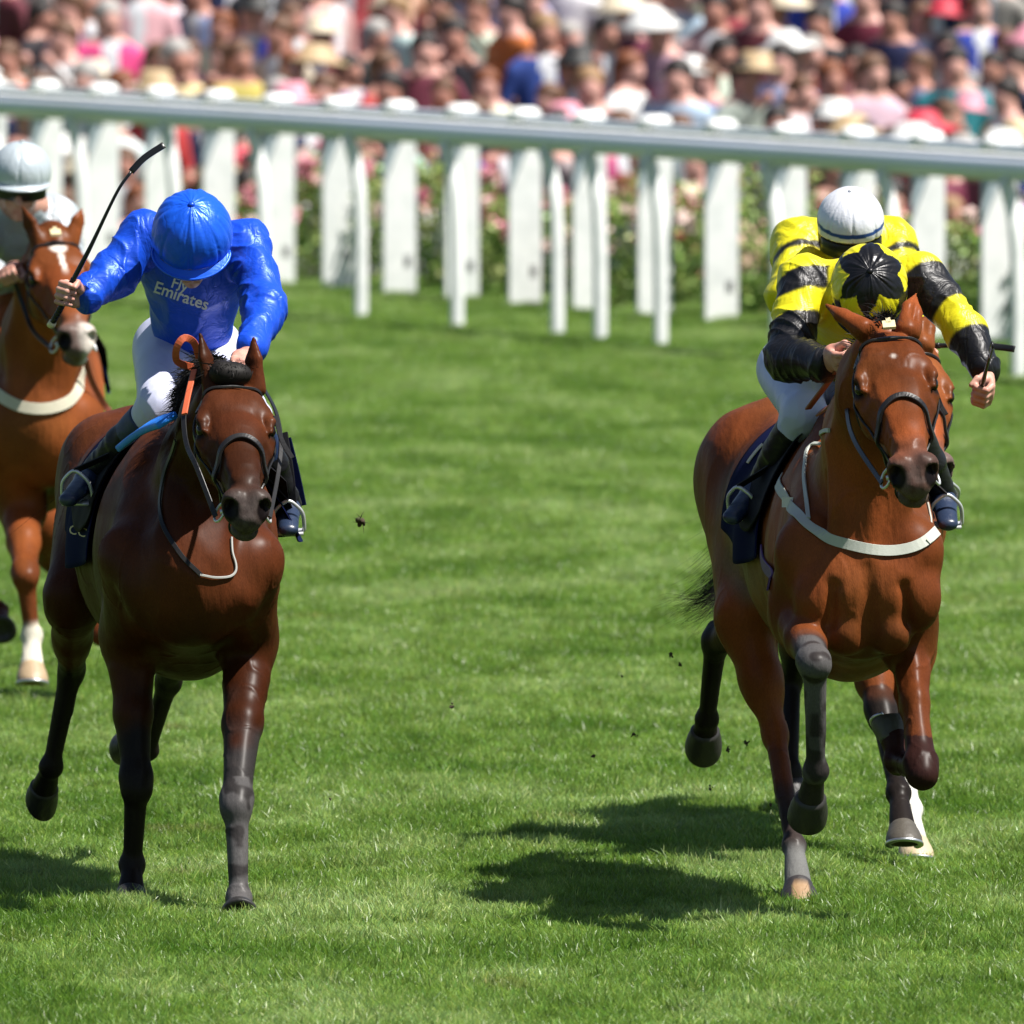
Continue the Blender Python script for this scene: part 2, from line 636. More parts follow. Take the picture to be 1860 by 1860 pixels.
L(gi.outputs[0], ip.inputs['Points']); L(ci.outputs[0], ip.inputs['Instance'])
L(ri.outputs[2], ip.inputs['Instance Index']); L(rr_.outputs[2], mul.inputs[0]); L(mul.outputs[0], cx.inputs['Z'])
L(cx.outputs[0], ip.inputs['Rotation']); L(rs.outputs[0], ip.inputs['Scale'])
L(ip.outputs[0], go.inputs[0])
gob.modifiers.new('grass', 'NODES').node_group = ng

# ------------------------------------------------------------------ rails
M_pvc = mat('white_pvc', (.86, .87, .86), .42, bump=.05, bscale=8, mix=(.76, .78, .77), mscale=7)
M_rail = mat('rail_plastic', (.78, .82, .92), .35, mix=(.70, .74, .76), mscale=3, stretch=(.15, .15, 3))
M_shadow_plate = mat('rail_shadow_grey', (.42, .50, .53), .5, mscale=3)  # grey of the shade under the rail, put into the colour
M_mark = mat('rail_mark', (.06, .06, .06), .6)


def on_line(px, px0, d0, px1, d1):
    """point of the ground line (px0,d0)-(px1,d1) that shows at photo column px"""
    p0 = np.array(((px0 - 930) / FPX * d0, d0)); p1 = np.array(((px1 - 930) / FPX * d1, d1))
    k = (px - 930) / FPX
    dv = p1 - p0
    t = (k * p0[1] - p0[0]) / (dv[0] - k * dv[1])
    return p0 + dv * t, nrm(dv)


far_line = (725, 118.4, 1310, 113.6)
near_line = (655, 114.0, 1850, 104.65)


def rail_run(name, line, a, b, z, prof, mtl, parent, sag=0):
    (pa, dv), (pb, _) = on_line(a, *line), on_line(b, *line)
    n = 24
    P = np.array([[*(pa + (pb - pa) * t), z] for t in np.linspace(0, 1, n)])
    nv = np.repeat(np.array([[dv[1], -dv[0], 0.]]), n, 0)
    g = tube(P, 1, flat=prof, nrmv=nv) if len(prof) == 2 else tube(P, prof[2], seg=16, nrmv=nv)
    return link(name, mesh_np(name, g[0], g[1], [mtl]), parent)


p0, dv_far = on_line(930, *far_line)
fence = thing('running_rail', 'white running rail with broad capped posts in front of the flower bed', 'fence', (p0[0], p0[1], 0))
rail_run('rail', far_line, -700, 2500, 1.09, (.085, .05), M_rail, fence)
t_, d_ = on_line(725, *far_line)
for k in range(-14, 22):
    c = t_ + d_ * 1.03 * k
    if not (-9 < c[0] < 9): continue
    R = np.array([[.93, -.36, 0], [.36, .93, 0], [0, 0, 1]])
    w = .205 + .006 * math.sin(k * 2.1)
    hgt = 1.08
    org = np.array((c[0], c[1] + .01, 0))

    def board(outline, y0, y1):
        m = len(outline)
        V = np.array([(x, y0, z) for x, z in outline] + [(x, y1, z) for x, z in outline])
        F = [np.arange(m)[None], (np.arange(m)[::-1] + m)[None], np.array([(a, a + m, (a + 1) % m + m, (a + 1) % m) for a in range(m)])]
        return V @ R.T + org, F
    # board post: its top is cut on a slant, a grey plate in the corner stands in for the rail's shadow
    v, f = board([(-w / 2, -.1), (w / 2, -.1), (w / 2, hgt), (w / 2 - .03, hgt), (-w / 2, hgt - .40)], -.018, .018)
    po_ = link('post', mesh_np('post', v, f, [M_pvc], smooth=False), fence)
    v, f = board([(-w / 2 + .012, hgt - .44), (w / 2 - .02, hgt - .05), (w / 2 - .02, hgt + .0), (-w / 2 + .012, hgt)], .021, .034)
    link('shadow_plate', mesh_np('shadow_plate', v, f, [M_shadow_plate], smooth=False), po_)
    sec = [(-w / 2, -.018), (-w / 2 + .018, -.032), (w / 2 - .018, -.032), (w / 2, -.018), (w / 2, .018), (w / 2 - .018, .032), (-w / 2 + .018, .032), (-w / 2, .018)]
    cap = []
    for z, g in ((hgt + .004, 1.0), (hgt + .06, 1.02), (hgt + .085, .9), (hgt + .10, .55)):
        for q in sec: cap.append((q[0] * .92 * g, q[1] * 1.5 * g, z))
    F = [(a * 8 + b, a * 8 + (b + 1) % 8, (a + 1) * 8 + (b + 1) % 8, (a + 1) * 8 + b) for a in range(3) for b in range(8)]
    V = np.array(cap) @ R.T + np.array((c[0], c[1] + .01, 0))
    link('cap', mesh_np('cap', V, [np.array(F), np.arange(24, 32)[None], np.arange(8)[::-1][None]], [M_pvc]), po_)
    parts = []
    for sx, sz, ww, hh in ((.035, .22, .010, .07), (.060, .22, .010, .07), (.048, .22, .02, .012)):
        v, f = box((0, 0, 0), (ww, .004, hh))
        parts.append(((v + (sx, -.0205, sz)) @ R.T + np.array((c[0], c[1] + .01, 0)), f))
    vj, fj = join(parts)
    link('mark', mesh_np('mark', vj, fj, [M_mark], smooth=False), po_)
p1, dv_near = on_line(1000, *near_line)
fence2 = thing('running_rail', 'nearer white plastic rail on thin cranked posts along the track', 'fence', (p1[0], p1[1], 0))
rail_run('rail', near_line, -900, 2500, 1.12, (0, 0, .066), M_rail, fence2)
rail_run('rail_lip', near_line, -900, 2500, 1.192, (.018, .06), M_pvc, fence2)
for px in (-420, -200, 0, 148, 318, 478, 655, 830, 1012, 1090, 1200, 1412, 1625, 1850, 2040, 2250):
    c, d2 = on_line(px, *near_line)
    side = np.array((d2[0], d2[1]))
    back = np.array((-d2[1], d2[0])) * (-1 if d2[0] < 0 else 1)
    lx = -.045
    P = [(c[0], c[1], -.1), (c[0], c[1], .5), (c[0] + lx * .3, c[1] + .01, .82), (c[0] + lx, c[1] + .05, .98), (c[0] + lx * 1.6, c[1] + .03, 1.07)]
    g = tube(spline(P, 14), 1, flat=(.075, .045), nrmv=np.repeat(np.array([(.36, -.93, 0.)]), 14, 0))
    link('post', mesh_np('post', g[0], g[1], [M_pvc]), fence2)

# ------------------------------------------------------------------ flower bed
M_leaf = mat('rose_leaf', (.19, .33, .06), .5, mix=(.34, .38, .12), mscale=5)
M_pink = mat('pink_petal', (.75, .28, .36), .6)
M_pale = mat('pale_petal', (.78, .58, .52), .6)


def bush(c, w, h, seed, label):
    r = np.random.default_rng(seed)
    root = thing('rose_bush', label, 'bush', (c[0], c[1], float(ground_z(c[1]))), 'flowering bushes behind the rail')
    n = 2200
    u = r.normal(size=(n, 3)); u /= np.linalg.norm(u, axis=1, keepdims=True)
    rad = r.uniform(.55, 1.0, n)[:, None]
    lump = .75 + .5 * vnoise(u * 2.3, 1, seed)[:, None]
    p = u * rad * lump * (w / 2, .32, h * .55) + (0, 0, h * .5)
    p[:, 2] = np.abs(p[:, 2])
    s = r.uniform(.018, .040, n)[:, None]
    a = nrm_rows(r.normal(size=(n, 3))); b = nrm_rows(np.cross(a, r.normal(size=(n, 3))))
    V = np.stack([p - a * s, p + b * s * .5, p + a * s, p - b * s * .5], 1).reshape(-1, 3)
    F = np.arange(n * 4).reshape(-1, 4)
    link('foliage', mesh_np('foliage', V, F, [M_leaf], smooth=False), root, False)
    stems = [tube(spline([(r.uniform(-.1, .1), 0, 0), (x * .5, r.uniform(-.1, .1), h * .4), (x, r.uniform(-.15, .15), h * .85)], 8), .008, seg=5) for x in np.linspace(-w * .35, w * .35, 6)]
    V, F = join(stems)
    link('stem', mesh_np('stem', V, F, [M_leaf]), root, False)
    m = r.integers(10, 18)
    u = r.normal(size=(m, 3)); u /= np.linalg.norm(u, axis=1, keepdims=True); u[:, 1] = -np.abs(u[:, 1])
    u[:, 2] = np.abs(u[:, 2]) * 1.0 - .15
    pc = u * (w * .48, .34, h * .62) + (0, 0, h * .5)
    for mtl, sel in ((M_pink, slice(0, m // 2)), (M_pale, slice(m // 2, m))):
        parts = []
        for q in pc[sel]:
            k = 20
            o = nrm_rows(r.normal(size=(k, 3))) * r.uniform(.3, 1, (k, 1)) * r.uniform(.04, .085)
            a = nrm_rows(r.normal(size=(k, 3))) * .030; b = nrm_rows(np.cross(a, r.normal(size=(k, 3)))) * .026
            V = (q + o)[:, None] + np.stack([-a, b, a, -b], 1)
            parts.append((V.reshape(-1, 3), np.arange(k * 4).reshape(-1, 4)))
        if parts:
            V, F = join(parts)
            link('blossom', mesh_np('blossom', V, F, [mtl], smooth=False), root, False)


def nrm_rows(a):
    return a / (np.linalg.norm(a, axis=1, keepdims=True) + 1e-9)


ORD = ['front', 'second', 'third', 'fourth', 'fifth', 'sixth', 'seventh', 'eighth', 'ninth', 'tenth', 'eleventh', 'twelfth', 'thirteenth', 'fourteenth', 'fifteenth', 'sixteenth', 'seventeenth', 'eighteenth', 'nineteenth', 'twentieth', 'twenty-first']
bx = np.arange(-5.4, 5.6, .62)
for k, x in enumerate(bx):
    c_, _ = on_line(930, *far_line)
    y = far_line[1] - (x + .674) * 2.56 + 1.6
    px = 930 + x / y * FPX
    tone = ['pink and cream', 'sparse pink', 'pale', 'deep pink'][k % 4]
    h_ = .74 + .14 * math.sin(k * 1.9)
    bush((x, y), .95, h_, 100 + k, '%s rose bush behind the rail, %s from the left of the flower bed' % (tone, ORD[k] if k else 'first'))

# ------------------------------------------------------------------ racegoers
M_cloth = mat('clothing', (.5, .5, .5), .75, objcol=True, bump=.3, bscale=30)
M_hat = mat('hat_or_hair', (.5, .5, .5), .6, objcol=True, bump=.3, bscale=60)
M_pskin = mat('face_skin', (.66, .36, .30), .5)
M_pskin2 = mat('tanned_skin', (.50, .24, .18), .5)
M_shirt = mat('white_shirt', (.75, .76, .80), .7)


def figure(kind, skinm, res=.028):
    B = Body(res)
    B.ell((0, 0, 1.60), (.078, .098, .12), ax=(0, 0, 1), k=.02)
    B.cap((0, -.09, 1.58), (0, -.105, 1.56), .014, .016, k=.02)
    B.cap((0, .01, 1.50), (0, .02, 1.40), .055, .06, k=.03)
    B.cap((0, .02, 1.38), (0, .02, 1.05), (.20, .10), (.155 if kind != 'dress' else .13, .11), k=.05)
    if kind == 'dress':
        B.cap((0, .02, 1.0), (0, .02, .5), (.14, .12), (.24, .2), k=.04)
        for s in (-1, 1): B.cap((s * .08, .02, .5), (s * .08, .02, .04), .05, .035, k=.02)
    else:
        B.cap((0, .02, 1.0), (0, .02, .85), (.165, .12), (.17, .12), k=.04)
        for s in (-1, 1):
            B.cap((s * .09, .02, .85), (s * .11, .02, .06), .085, .055, k=.03)
            B.cap((s * .11, -.02, .04), (s * .12, -.14, .03), .045, .04, k=.02)
    hands = []
    if kind == 'phone':
        el = [(-.30, -.05, 1.15), (.30, -.05, 1.15)]; ha = [(-.09, -.25, 1.48), (.09, -.25, 1.48)]
    elif kind == 'dress':
        el = [(-.26, .02, 1.10), (.26, .02, 1.10)]; ha = [(-.16, -.18, 1.0), (.17, -.18, 1.02)]
    else:
        el = [(-.27, .05, 1.10), (.27, .04, 1.10)]; ha = [(-.28, -.08, .86), (.20, -.2, 1.05)]
    for s, e, h in zip((-1, 1), el, ha):
        B.cap((s * .19, .02, 1.37), e, .058, .045, k=.03)
        B.cap(e, h, .043, .030, k=.02)
        B.ell(np.array(h) + (0, -.03, .01), (.035, .04, .05), k=.02)
    V, Q = B.extract(); V = relax(V, Q, 1)
    f = V[Q].mean(1)
    mi = np.zeros(len(Q), int)
    mi[f[:, 2] > 1.455] = 1
    for h in ha: mi[np.linalg.norm(f - (np.array(h) + (0, -.02, .01)), axis=1) < .085] = 1
    if kind == 'dress':
        mi[(f[:, 2] < .52)] = 1
        for e, h in zip(el, ha):
            t, d = seg_t(f, np.array(e), np.array(h)); mi[(d < .07) & (np.abs(f[:, 0]) > .15)] = 1
    elif kind == 'suit':
        mi[(np.abs(f[:, 0]) < .055 * (f[:, 2] - .95) / .45) & (f[:, 1] < -.03) & (f[:, 2] > 1.0) & (f[:, 2] < 1.46)] = 2
    return mesh_np('racegoer', V, Q, [M_cloth, skinm, M_shirt], midx=mi)


def lathe(prof, n=20, sx=1, sy=1):
    a = np.arange(n) * 2 * np.pi / n
    V = np.array([(r * math.cos(t) * sx, r * math.sin(t) * sy, z) for r, z in prof for t in a])
    m = len(prof)
    i, j = np.arange(m - 1)[:, None] * n, np.arange(n)[None]
    F = np.stack([i + j, i + (j + 1) % n, i + n + (j + 1) % n, i + n + j], -1).reshape(-1, 4)
    return V, [F, (np.arange(n) + (m - 1) * n)[None]]


def hair_mesh(longer):
    B = Body(.022)
    B.ell((0, .016, 1.655), (.092, .104, .092), k=.02)
    if longer: B.cap((0, .07, 1.62), (0, .08, 1.40), (.09, .05), (.085, .04), k=.03)
    else: B.cap((0, .05, 1.62), (0, .06, 1.55), (.08, .05), (.07, .045), k=.03)
    V, Q = B.extract()
    return mesh_np('hair', relax(V, Q, 1), Q, [M_hat])


figs = {(k, s): figure(k, m) for k in ('suit', 'dress', 'phone') for s, m in ((0, M_pskin), (1, M_pskin2))}
g = lathe([(.165, 1.655), (.17, 1.665), (.095, 1.68), (.092, 1.76), (.07, 1.775)], sy=1.08)
hatm = mesh_np('brimmed_hat', g[0], g[1], [M_hat])
g = lathe([(.215, 1.650), (.22, 1.662), (.12, 1.70), (.10, 1.76), (.06, 1.785)], sy=1.0)
widem = mesh_np('wide_hat', g[0], g[1], [M_hat])
hm = {0: hair_mesh(False), 1: hair_mesh(True)}
CLO = [('white', (.76, .76, .80), 11), ('cream', (.68, .58, .42), 5), ('pale pink', (.74, .46, .46), 10), ('navy', (.02, .03, .09), 13), ('black', (.015, .015, .02), 8),
       ('grey', (.28, .27, .28), 6), ('red', (.45, .04, .05), 3), ('royal blue', (.03, .06, .36), 2), ('hot pink', (.65, .08, .22), 1.2), ('teal', (.02, .20, .22), 1),
       ('orange', (.70, .16, .04), 1.3), ('beige', (.50, .38, .30), 8), ('lilac', (.55, .50, .66), 3), ('maroon', (.16, .02, .04), 6), ('mustard', (.50, .38, .10), .8), ('light blue', (.40, .48, .62), 3)]
HAIRC = [('brown', (.13, .06, .03), 8), ('dark', (.02, .014, .012), 8), ('fair', (.32, .19, .09), 2), ('grey', (.38, .36, .34), 3), ('auburn', (.20, .06, .02), 3)]
HATC = [('cream', (.70, .60, .44), 3), ('white', (.76, .76, .74), 4), ('pink', (.75, .30, .38), 2), ('black', (.02, .02, .02), 1), ('straw', (.50, .36, .20), 1.5), ('red', (.55, .03, .06), 1)]
cr = np.random.default_rng(44)


def pick(tab):
    w = np.array([t[2] for t in tab]); return tab[cr.choice(len(tab), p=w / w.sum())]


NROW = 16
for row in range(NROW):
    D = 127.6 + row * 1.14
    xs_ = np.arange(-3.8, 3.9, .44) + (.22 if row % 2 else 0)
    for k, x in enumerate(xs_):
        xx = x + cr.uniform(-.13, .13); yy = D + cr.uniform(-.35, .35)
        clo, hr_, ht = pick(CLO), pick(HAIRC), pick(HATC)
        kind = ['suit', 'dress', 'phone'][cr.choice(3, p=[.5, .35, .15])]
        me = figs[(kind, int(cr.random() < .4))]
        o = bpy.data.objects.new('person', me); COL.objects.link(o)
        sc = cr.uniform(.90, 1.08)
        o.location = (xx, yy, float(ground_z(yy)))
        o.rotation_euler = (0, 0, cr.uniform(-1.0, 1.0)); o.scale = (sc * 1.04, sc, sc)
        o.color = (*(np.array(clo[1]) * cr.uniform(.8, 1.25, 3)).clip(0, .85), 1)
        hat = cr.random() < .20
        wide = cr.random() < .5
        c = bpy.data.objects.new('hat' if hat else 'hair', (widem if wide else hatm) if hat else hm[int(kind == 'dress')])
        COL.objects.link(c); c.parent = o
        c.color = (*(ht[1] if hat else hr_[1]), 1)
        if hat:
            c.rotation_euler = (cr.uniform(-.05, .12), cr.uniform(-.12, .12), 0)
            c.location = (0, 0, .0)
            c2 = bpy.data.objects.new('hair', hm[int(kind == 'dress')]); COL.objects.link(c2); c2.parent = o; c2.color = (*hr_[1], 1)
        gar = {'suit': 'jacket', 'dress': 'dress', 'phone': 'top'}[kind]
        hd_ = ('%s %shat' % (ht[0], 'wide ' if wide else '')) if hat else '%s hair' % hr_[0]
        tag(o, 'racegoer in %s %s, %s, %s row back, %s along' % (clo[0], gar, hd_, ORD[row], ORD[k] if k else 'first'), 'person', 'racegoers watching from the bank')
print('setting', round(time.time() - T0, 1))
# ------------------------------------------------------------------ horses
M_eye = mat('horse_eye', (.010, .006, .004), .12, spec=.35)
M_hair = mat('horse_hair', (.010, .008, .007), .6, spec=.2)
M_hoof = mat('hoof_horn', (.10, .09, .08), .5, attr='coat', bump=.25, bscale=60, stretch=(1, 1, .25))
M_shoe = mat('racing_plate', (.62, .64, .66), .35, metal=.9)


def coat_mat(name, rough=.48, coat=.15):
    m, nt, b = new_mat(name)
    N, Lk = nt.nodes, nt.links
    a = N.new('ShaderNodeAttribute'); a.attribute_name = 'coat'
    tc = N.new('ShaderNodeTexCoord')
    # broad tone variation, fine hair streaks
    n1 = N.new('ShaderNodeTexNoise'); n1.inputs['Scale'].default_value = 5; n1.inputs['Detail'].default_value = 5
    mp = N.new('ShaderNodeMapping'); mp.inputs['Scale'].default_value = (520, 170, 120)
    n2 = N.new('ShaderNodeTexNoise'); n2.inputs['Scale'].default_value = 1; n2.inputs['Detail'].default_value = 3
    Lk.new(tc.outputs['Object'], n1.inputs[0]); Lk.new(tc.outputs['Object'], mp.inputs[0]); Lk.new(mp.outputs[0], n2.inputs[0])
    r1 = N.new('ShaderNodeMapRange'); r1.inputs['From Min'].default_value = .3; r1.inputs['From Max'].default_value = .7
    r1.inputs['To Min'].default_value = .72; r1.inputs['To Max'].default_value = 1.2
    r2 = N.new('ShaderNodeMapRange'); r2.inputs['From Min'].default_value = .3; r2.inputs['From Max'].default_value = .7
    r2.inputs['To Min'].default_value = .8; r2.inputs['To Max'].default_value = 1.15
    Lk.new(n1.outputs[0], r1.inputs[0]); Lk.new(n2.outputs[0], r2.inputs[0])
    mu = N.new('ShaderNodeMath'); mu.operation = 'MULTIPLY'
    Lk.new(r1.outputs[0], mu.inputs[0]); Lk.new(r2.outputs[0], mu.inputs[1])
    vm = N.new('ShaderNodeVectorMath'); vm.operation = 'SCALE'
    Lk.new(a.outputs['Color'], vm.inputs[0]); Lk.new(mu.outputs[0], vm.inputs['Scale'])
    Lk.new(vm.outputs[0], b.inputs['Base Color'])
    # sweat-slick patches change the gloss
    n3 = N.new('ShaderNodeTexNoise'); n3.inputs['Scale'].default_value = 9; n3.inputs['Detail'].default_value = 3
    Lk.new(tc.outputs['Object'], n3.inputs[0])
    r3 = N.new('ShaderNodeMapRange'); r3.inputs['To Min'].default_value = rough - .12; r3.inputs['To Max'].default_value = rough + .16
    Lk.new(n3.outputs[0], r3.inputs[0]); Lk.new(r3.outputs[0], b.inputs['Roughness'])
    b.inputs['Specular IOR Level'].default_value = .22
    b.inputs['Specular Tint'].default_value = (1, .82, .66, 1)
    b.inputs['IOR'].default_value = 1.12
    b.inputs['Coat Weight'].default_value = coat
    b.inputs['Coat Roughness'].default_value = .36
    bp = N.new('ShaderNodeBump'); bp.inputs['Strength'].default_value = .30; bp.inputs['Distance'].default_value = .003
    Lk.new(n2.outputs[0], bp.inputs['Height'])
    n4 = N.new('ShaderNodeTexNoise'); n4.inputs['Scale'].default_value = 26; n4.inputs['Detail'].default_value = 2
    mp4 = N.new('ShaderNodeMapping'); mp4.inputs['Scale'].default_value = (1.6, .7, .55)
    Lk.new(tc.outputs['Object'], mp4.inputs[0]); Lk.new(mp4.outputs[0], n4.inputs[0])
    bp2 = N.new('ShaderNodeBump'); bp2.inputs['Strength'].default_value = .55; bp2.inputs['Distance'].default_value = .008
    Lk.new(n4.outputs[0], bp2.inputs['Height']); Lk.new(bp.outputs[0], bp2.inputs['Normal'])
    Lk.new(bp2.outputs[0], b.inputs['Normal'])
    return m


def hoof_mesh(top, tip, fwd, r0=.040, r1=.058, shoe=False, col=(.03, .028, .026), col2=None, sole=None):
    """horn capsule: coronet ring at top, sole ring at the tip; fwd = toe direction, sole = which way the sole faces"""
    top, tip = np.asarray(top, float), np.asarray(tip, float)
    ax = nrm(tip - top)
    so = ax if sole is None else nrm(sole)
    f = nrm(np.asarray(fwd, float) - ax * np.dot(fwd, ax))
    s = np.cross(ax, f)
    f2 = nrm(np.asarray(fwd, float) - so * np.dot(fwd, so))
    s2 = np.cross(so, f2)
    n = 32
    a = np.arange(n) * 2 * np.pi / n
    ca, sa = np.cos(a)[:, None], np.sin(a)[:, None]
    sq = np.where(ca < 0, .84, 1.0)
    R0 = top + f * ca * r0 * sq + s * sa * r0
    R1 = tip + f2 * (ca * r1 * sq + .012) + s2 * sa * r1 * .96
    rows, C = [], []
    for t, g in ((-.12, .80), (-.02, 1.0), (.04, 1.06), (.12, 1.04), (.4, 1.10), (.7, 1.09), (.95, 1.02), (1.0, .98)):
        tt = max(t, 0)
        R = R0 * (1 - tt) + R1 * tt
        c = R.mean(0) + (ax * t * .06 if t < 0 else 0)
        rows.append(c + (R - R.mean(0)) * g)
        for j in range(n):
            tone = col2 if (col2 is not None and abs(a[j] - np.pi) > 2.62 and .35 < t) else col
            C.append(np.array(tone) * (1.15 if t < .1 else 1.0))
    base = rows[-1]
    cm = base.mean(0)
    for g, dz in ((.72, .0), (.62, .008), (.25, .012)):
        rows.append(cm + (base - cm) * g - so * dz)
        C += [np.array(col) * .7] * n
    V = np.vstack(rows)
    m = len(rows)
    i_, j_ = np.arange(m - 1)[:, None] * n, np.arange(n)[None]
    F = np.stack([i_ + j_, i_ + n + j_, i_ + n + (j_ + 1) % n, i_ + (j_ + 1) % n], -1).reshape(-1, 4)
    ns = None
    if shoe:
        q = np.linspace(-2.35, 2.35, 44)[:, None]
        sq = np.where(np.cos(q) < 0, .84, 1.0)
        pts = tip + so * .0045 + f2 * (np.cos(q) * (r1 - .006) * sq + .012) + s2 * np.sin(q) * (r1 - .006) * .96
        ns = tube(pts, .009, flat=(.018, .009), nrmv=np.repeat(so[None], len(pts), 0))
    return (V, [F, (np.arange(n)[::-1] + (m - 1) * n)[None]], np.array(C)), ns


def d3_(P, a, b):
    return seg_t(P, a, b)[1]


def build_horse(S):
    """S: description of one horse; joints are points of the place.  Returns dict with skin, frames, objects"""
    k = S.get('scale', 1.0)
    B = Body(S['res'])
    tr = S['trunk']                     # (centre, half width, half height)
    P = [np.array(t[0]) for t in tr]
    fwd = nrm((P[0] - P[-2]) * (1, 1, 0))
    lat = nrm(np.cross((0, 0, 1), fwd)) * -1.0      # towards image right when coming at the camera
    if lat[0] < 0: lat = -lat
    zz = np.array((0, 0, 1.))
    lp = lambda c, l, f, z: np.array(c) + lat * l * k + fwd * f * k + zz * z * k
    for i in range(len(tr) - 1):
        B.cap(P[i], P[i + 1], (tr[i][1], tr[i][2]), (tr[i + 1][1], tr[i + 1][2]), u=lat, k=.075 * k)
    # ---- neck
    for i in range(len(S['neck']) - 1):
        a, b = S['neck'][i], S['neck'][i + 1]
        B.cap(a[0], b[0], (a[1], a[2]), (b[1], b[2]), u=lat, k=.055 * k)
    # windpipe and the two neck muscles that frame it
    nk = S['neck']
    th0 = np.array(nk[0][0]) + fwd * .03 * k - zz * nk[0][2] * .62
    th1 = np.array(nk[2][0]) + fwd * nk[2][2] * .66 - zz * nk[2][2] * .30
    th2 = np.array(P[0]) + fwd * .12 * k + zz * .02 * k
    B.chain([th0, th1, th2], [.045 * k, .05 * k, .05 * k], k=.04 * k)
    for s in (-1, 1):
        B.chain([np.array(nk[0][0]) + lat * s * .05 * k - zz * .03, np.array(nk[2][0]) + lat * s * .085 * k + fwd * nk[2][2] * .5,
                 np.array(P[0]) + lat * s * .055 * k + fwd * .10 * k + zz * .06 * k], [.04 * k, .055 * k, .055 * k], k=.03 * k)
    # ---- breast, shoulders
    Wp = S['withers']
    for s, leg in ((-1, S['front'][0]), (1, S['front'][1])):
        sh = np.array(leg['shoulder'])
        el, kn = np.array(leg['elbow']), np.array(leg['knee'])
        fe, ho = np.array(leg['fet']), np.array(leg['hoof'])
        # pectoral
        pc = (sh * .55 + (P[0] + lat * s * .07 * k) * .45) + fwd * .045 * k - zz * .05 * k
        B.ell(pc, (.085 * k, .075 * k, .13 * k), ax=nrm(np.array((0, 0, 1)) + lat * s * .25), u=lat, k=.035 * k)
        B.cap(pc + fwd * .02 - zz * .02, el + fwd * .05 + lat * -s * .03, (.055 * k, .06 * k), (.05 * k, .05 * k), u=lat, k=.04 * k)
        # shoulder blade muscles
        B.cap(lp(Wp, s * .055, -.02, -.07), sh, (.06 * k, .12 * k), (.072 * k, .085 * k), u=lat, k=.07 * k)
        B.cap(lp(Wp, s * .09, -.18, -.16), el + zz * .05, (.06 * k, .13 * k), (.075 * k, .11 * k), u=lat, k=.05 * k)
        B.cap(sh, el, (.078 * k, .088 * k), (.075 * k, .10 * k), u=lat, k=.06 * k)
        # forearm
        fw = leg.get('fw', 1.0)
        dr = nrm(kn - el)
        fv = S.get('fv', fwd)
        B.cap(el, el * .5 + kn * .5, (.078 * fw, .095 * k), (.057 * fw, .062 * k), u=lat, k=.04 * k)
        B.cap(el * .5 + kn * .5, kn - dr * .03, (.057 * fw, .060 * k), (.043 * k, .043 * k), u=lat, k=.03 * k)
        B.cap(el * .8 + kn * .2 + fwd * .03 + lat * s * .022, el * .42 + kn * .58 + fwd * .018 + lat * s * .012, .045 * fw, .026 * fw, k=.02)
        B.cap(el * .75 + kn * .25 + fwd * .03 - lat * s * .028, el * .40 + kn * .60 + fwd * .018 - lat * s * .014, .036 * fw, .02 * fw, k=.018)
        # knee (carpus): two rows of small bones
        B.ell(kn - dr * .024, (.050 * k, .046 * k, .046 * k), ax=dr, u=lat, k=.03)
        B.ell(kn + dr * .022, (.047 * k, .044 * k, .042 * k), ax=dr, u=lat, k=.03)
        back = -fwd if leg.get('fold') is None else np.array(leg['fold'])
        B.ell(kn + back * .04 * k, (.018 * k, .026 * k, .03 * k), ax=dr, u=lat, k=.02)
        d2 = nrm(fe - kn)
        B.cap(kn + d2 * .03, fe - d2 * .03, (.035 * k, .035 * k), (.029 * k, .031 * k), u=lat, k=.02)
        B.cap(kn + d2 * .05 + back * .03, fe + back * .022 - d2 * .01, .014 * k, .016 * k, k=.012)
        B.ell(fe, (.042 * k, .040 * k, .040 * k), ax=d2, u=lat, k=.016)
        B.ell(fe + back * .022 * k, (.026 * k, .022 * k, .026 * k), ax=d2, u=lat, k=.016)
        d3 = nrm(ho - fe)
        B.cap(fe + d3 * .01, ho - d3 * .055 * k, (.029 * k, .029 * k), (.042 * k, .040 * k), u=lat, k=.018)
    # ---- sternum end of the breast
    # ---- hindquarters
    hip = P[-2]
    for s, leg in ((-1, S['hind'][0]), (1, S['hind'][1])):
        stf, hk = np.array(leg['stifle']), np.array(leg['hock'])
        fe, ho = np.array(leg['fet']), np.array(leg['hoof'])
        hp = lp(hip, s * .13, .02, .04)
        B.ell(lp(hip, s * .15, .10, .10), (.10 * k, .14 * k, .11 * k), u=lat, k=.06 * k)
        B.cap(hp, stf, (.125 * k, .20 * k), (.088 * k, .115 * k), u=lat, k=.06 * k)
        B.cap(lp(hip, s * .12, -.26, -.06), stf * .35 + hk * .65, (.085 * k, .12 * k), (.052 * k, .06 * k), u=lat, k=.05 * k)
        dg = nrm(hk - stf)
        B.cap(stf, stf * .5 + hk * .5, (.078 * k, .105 * k), (.058 * k, .078 * k), u=lat, k=.05 * k)
        B.cap(stf * .5 + hk * .5, hk, (.056 * k, .075 * k), (.034 * k, .045 * k), u=lat, k=.03 * k)
        d2 = nrm(fe - hk)
        heel = -fwd if leg.get('heel') is None else np.array(leg['heel'])
        B.ell(hk, (.040 * k, .048 * k, .058 * k), ax=d2, u=lat, k=.02)
        B.cap(hk - d2 * .06 + heel * .055, hk + heel * .045 + d2 * .02, .019 * k, .022 * k, k=.02)      # point of hock
        B.cap(stf * .3 + hk * .7 + heel * .05, hk - d2 * .05 + heel * .055, .014 * k, .016 * k, k=.02)
        B.cap(hk, fe - d2 * .03, (.033 * k, .036 * k), (.027 * k, .029 * k), u=lat, k=.02)
        B.cap(hk + d2 * .05 + heel * .03, fe + heel * .022, .014 * k, .016 * k, k=.014)
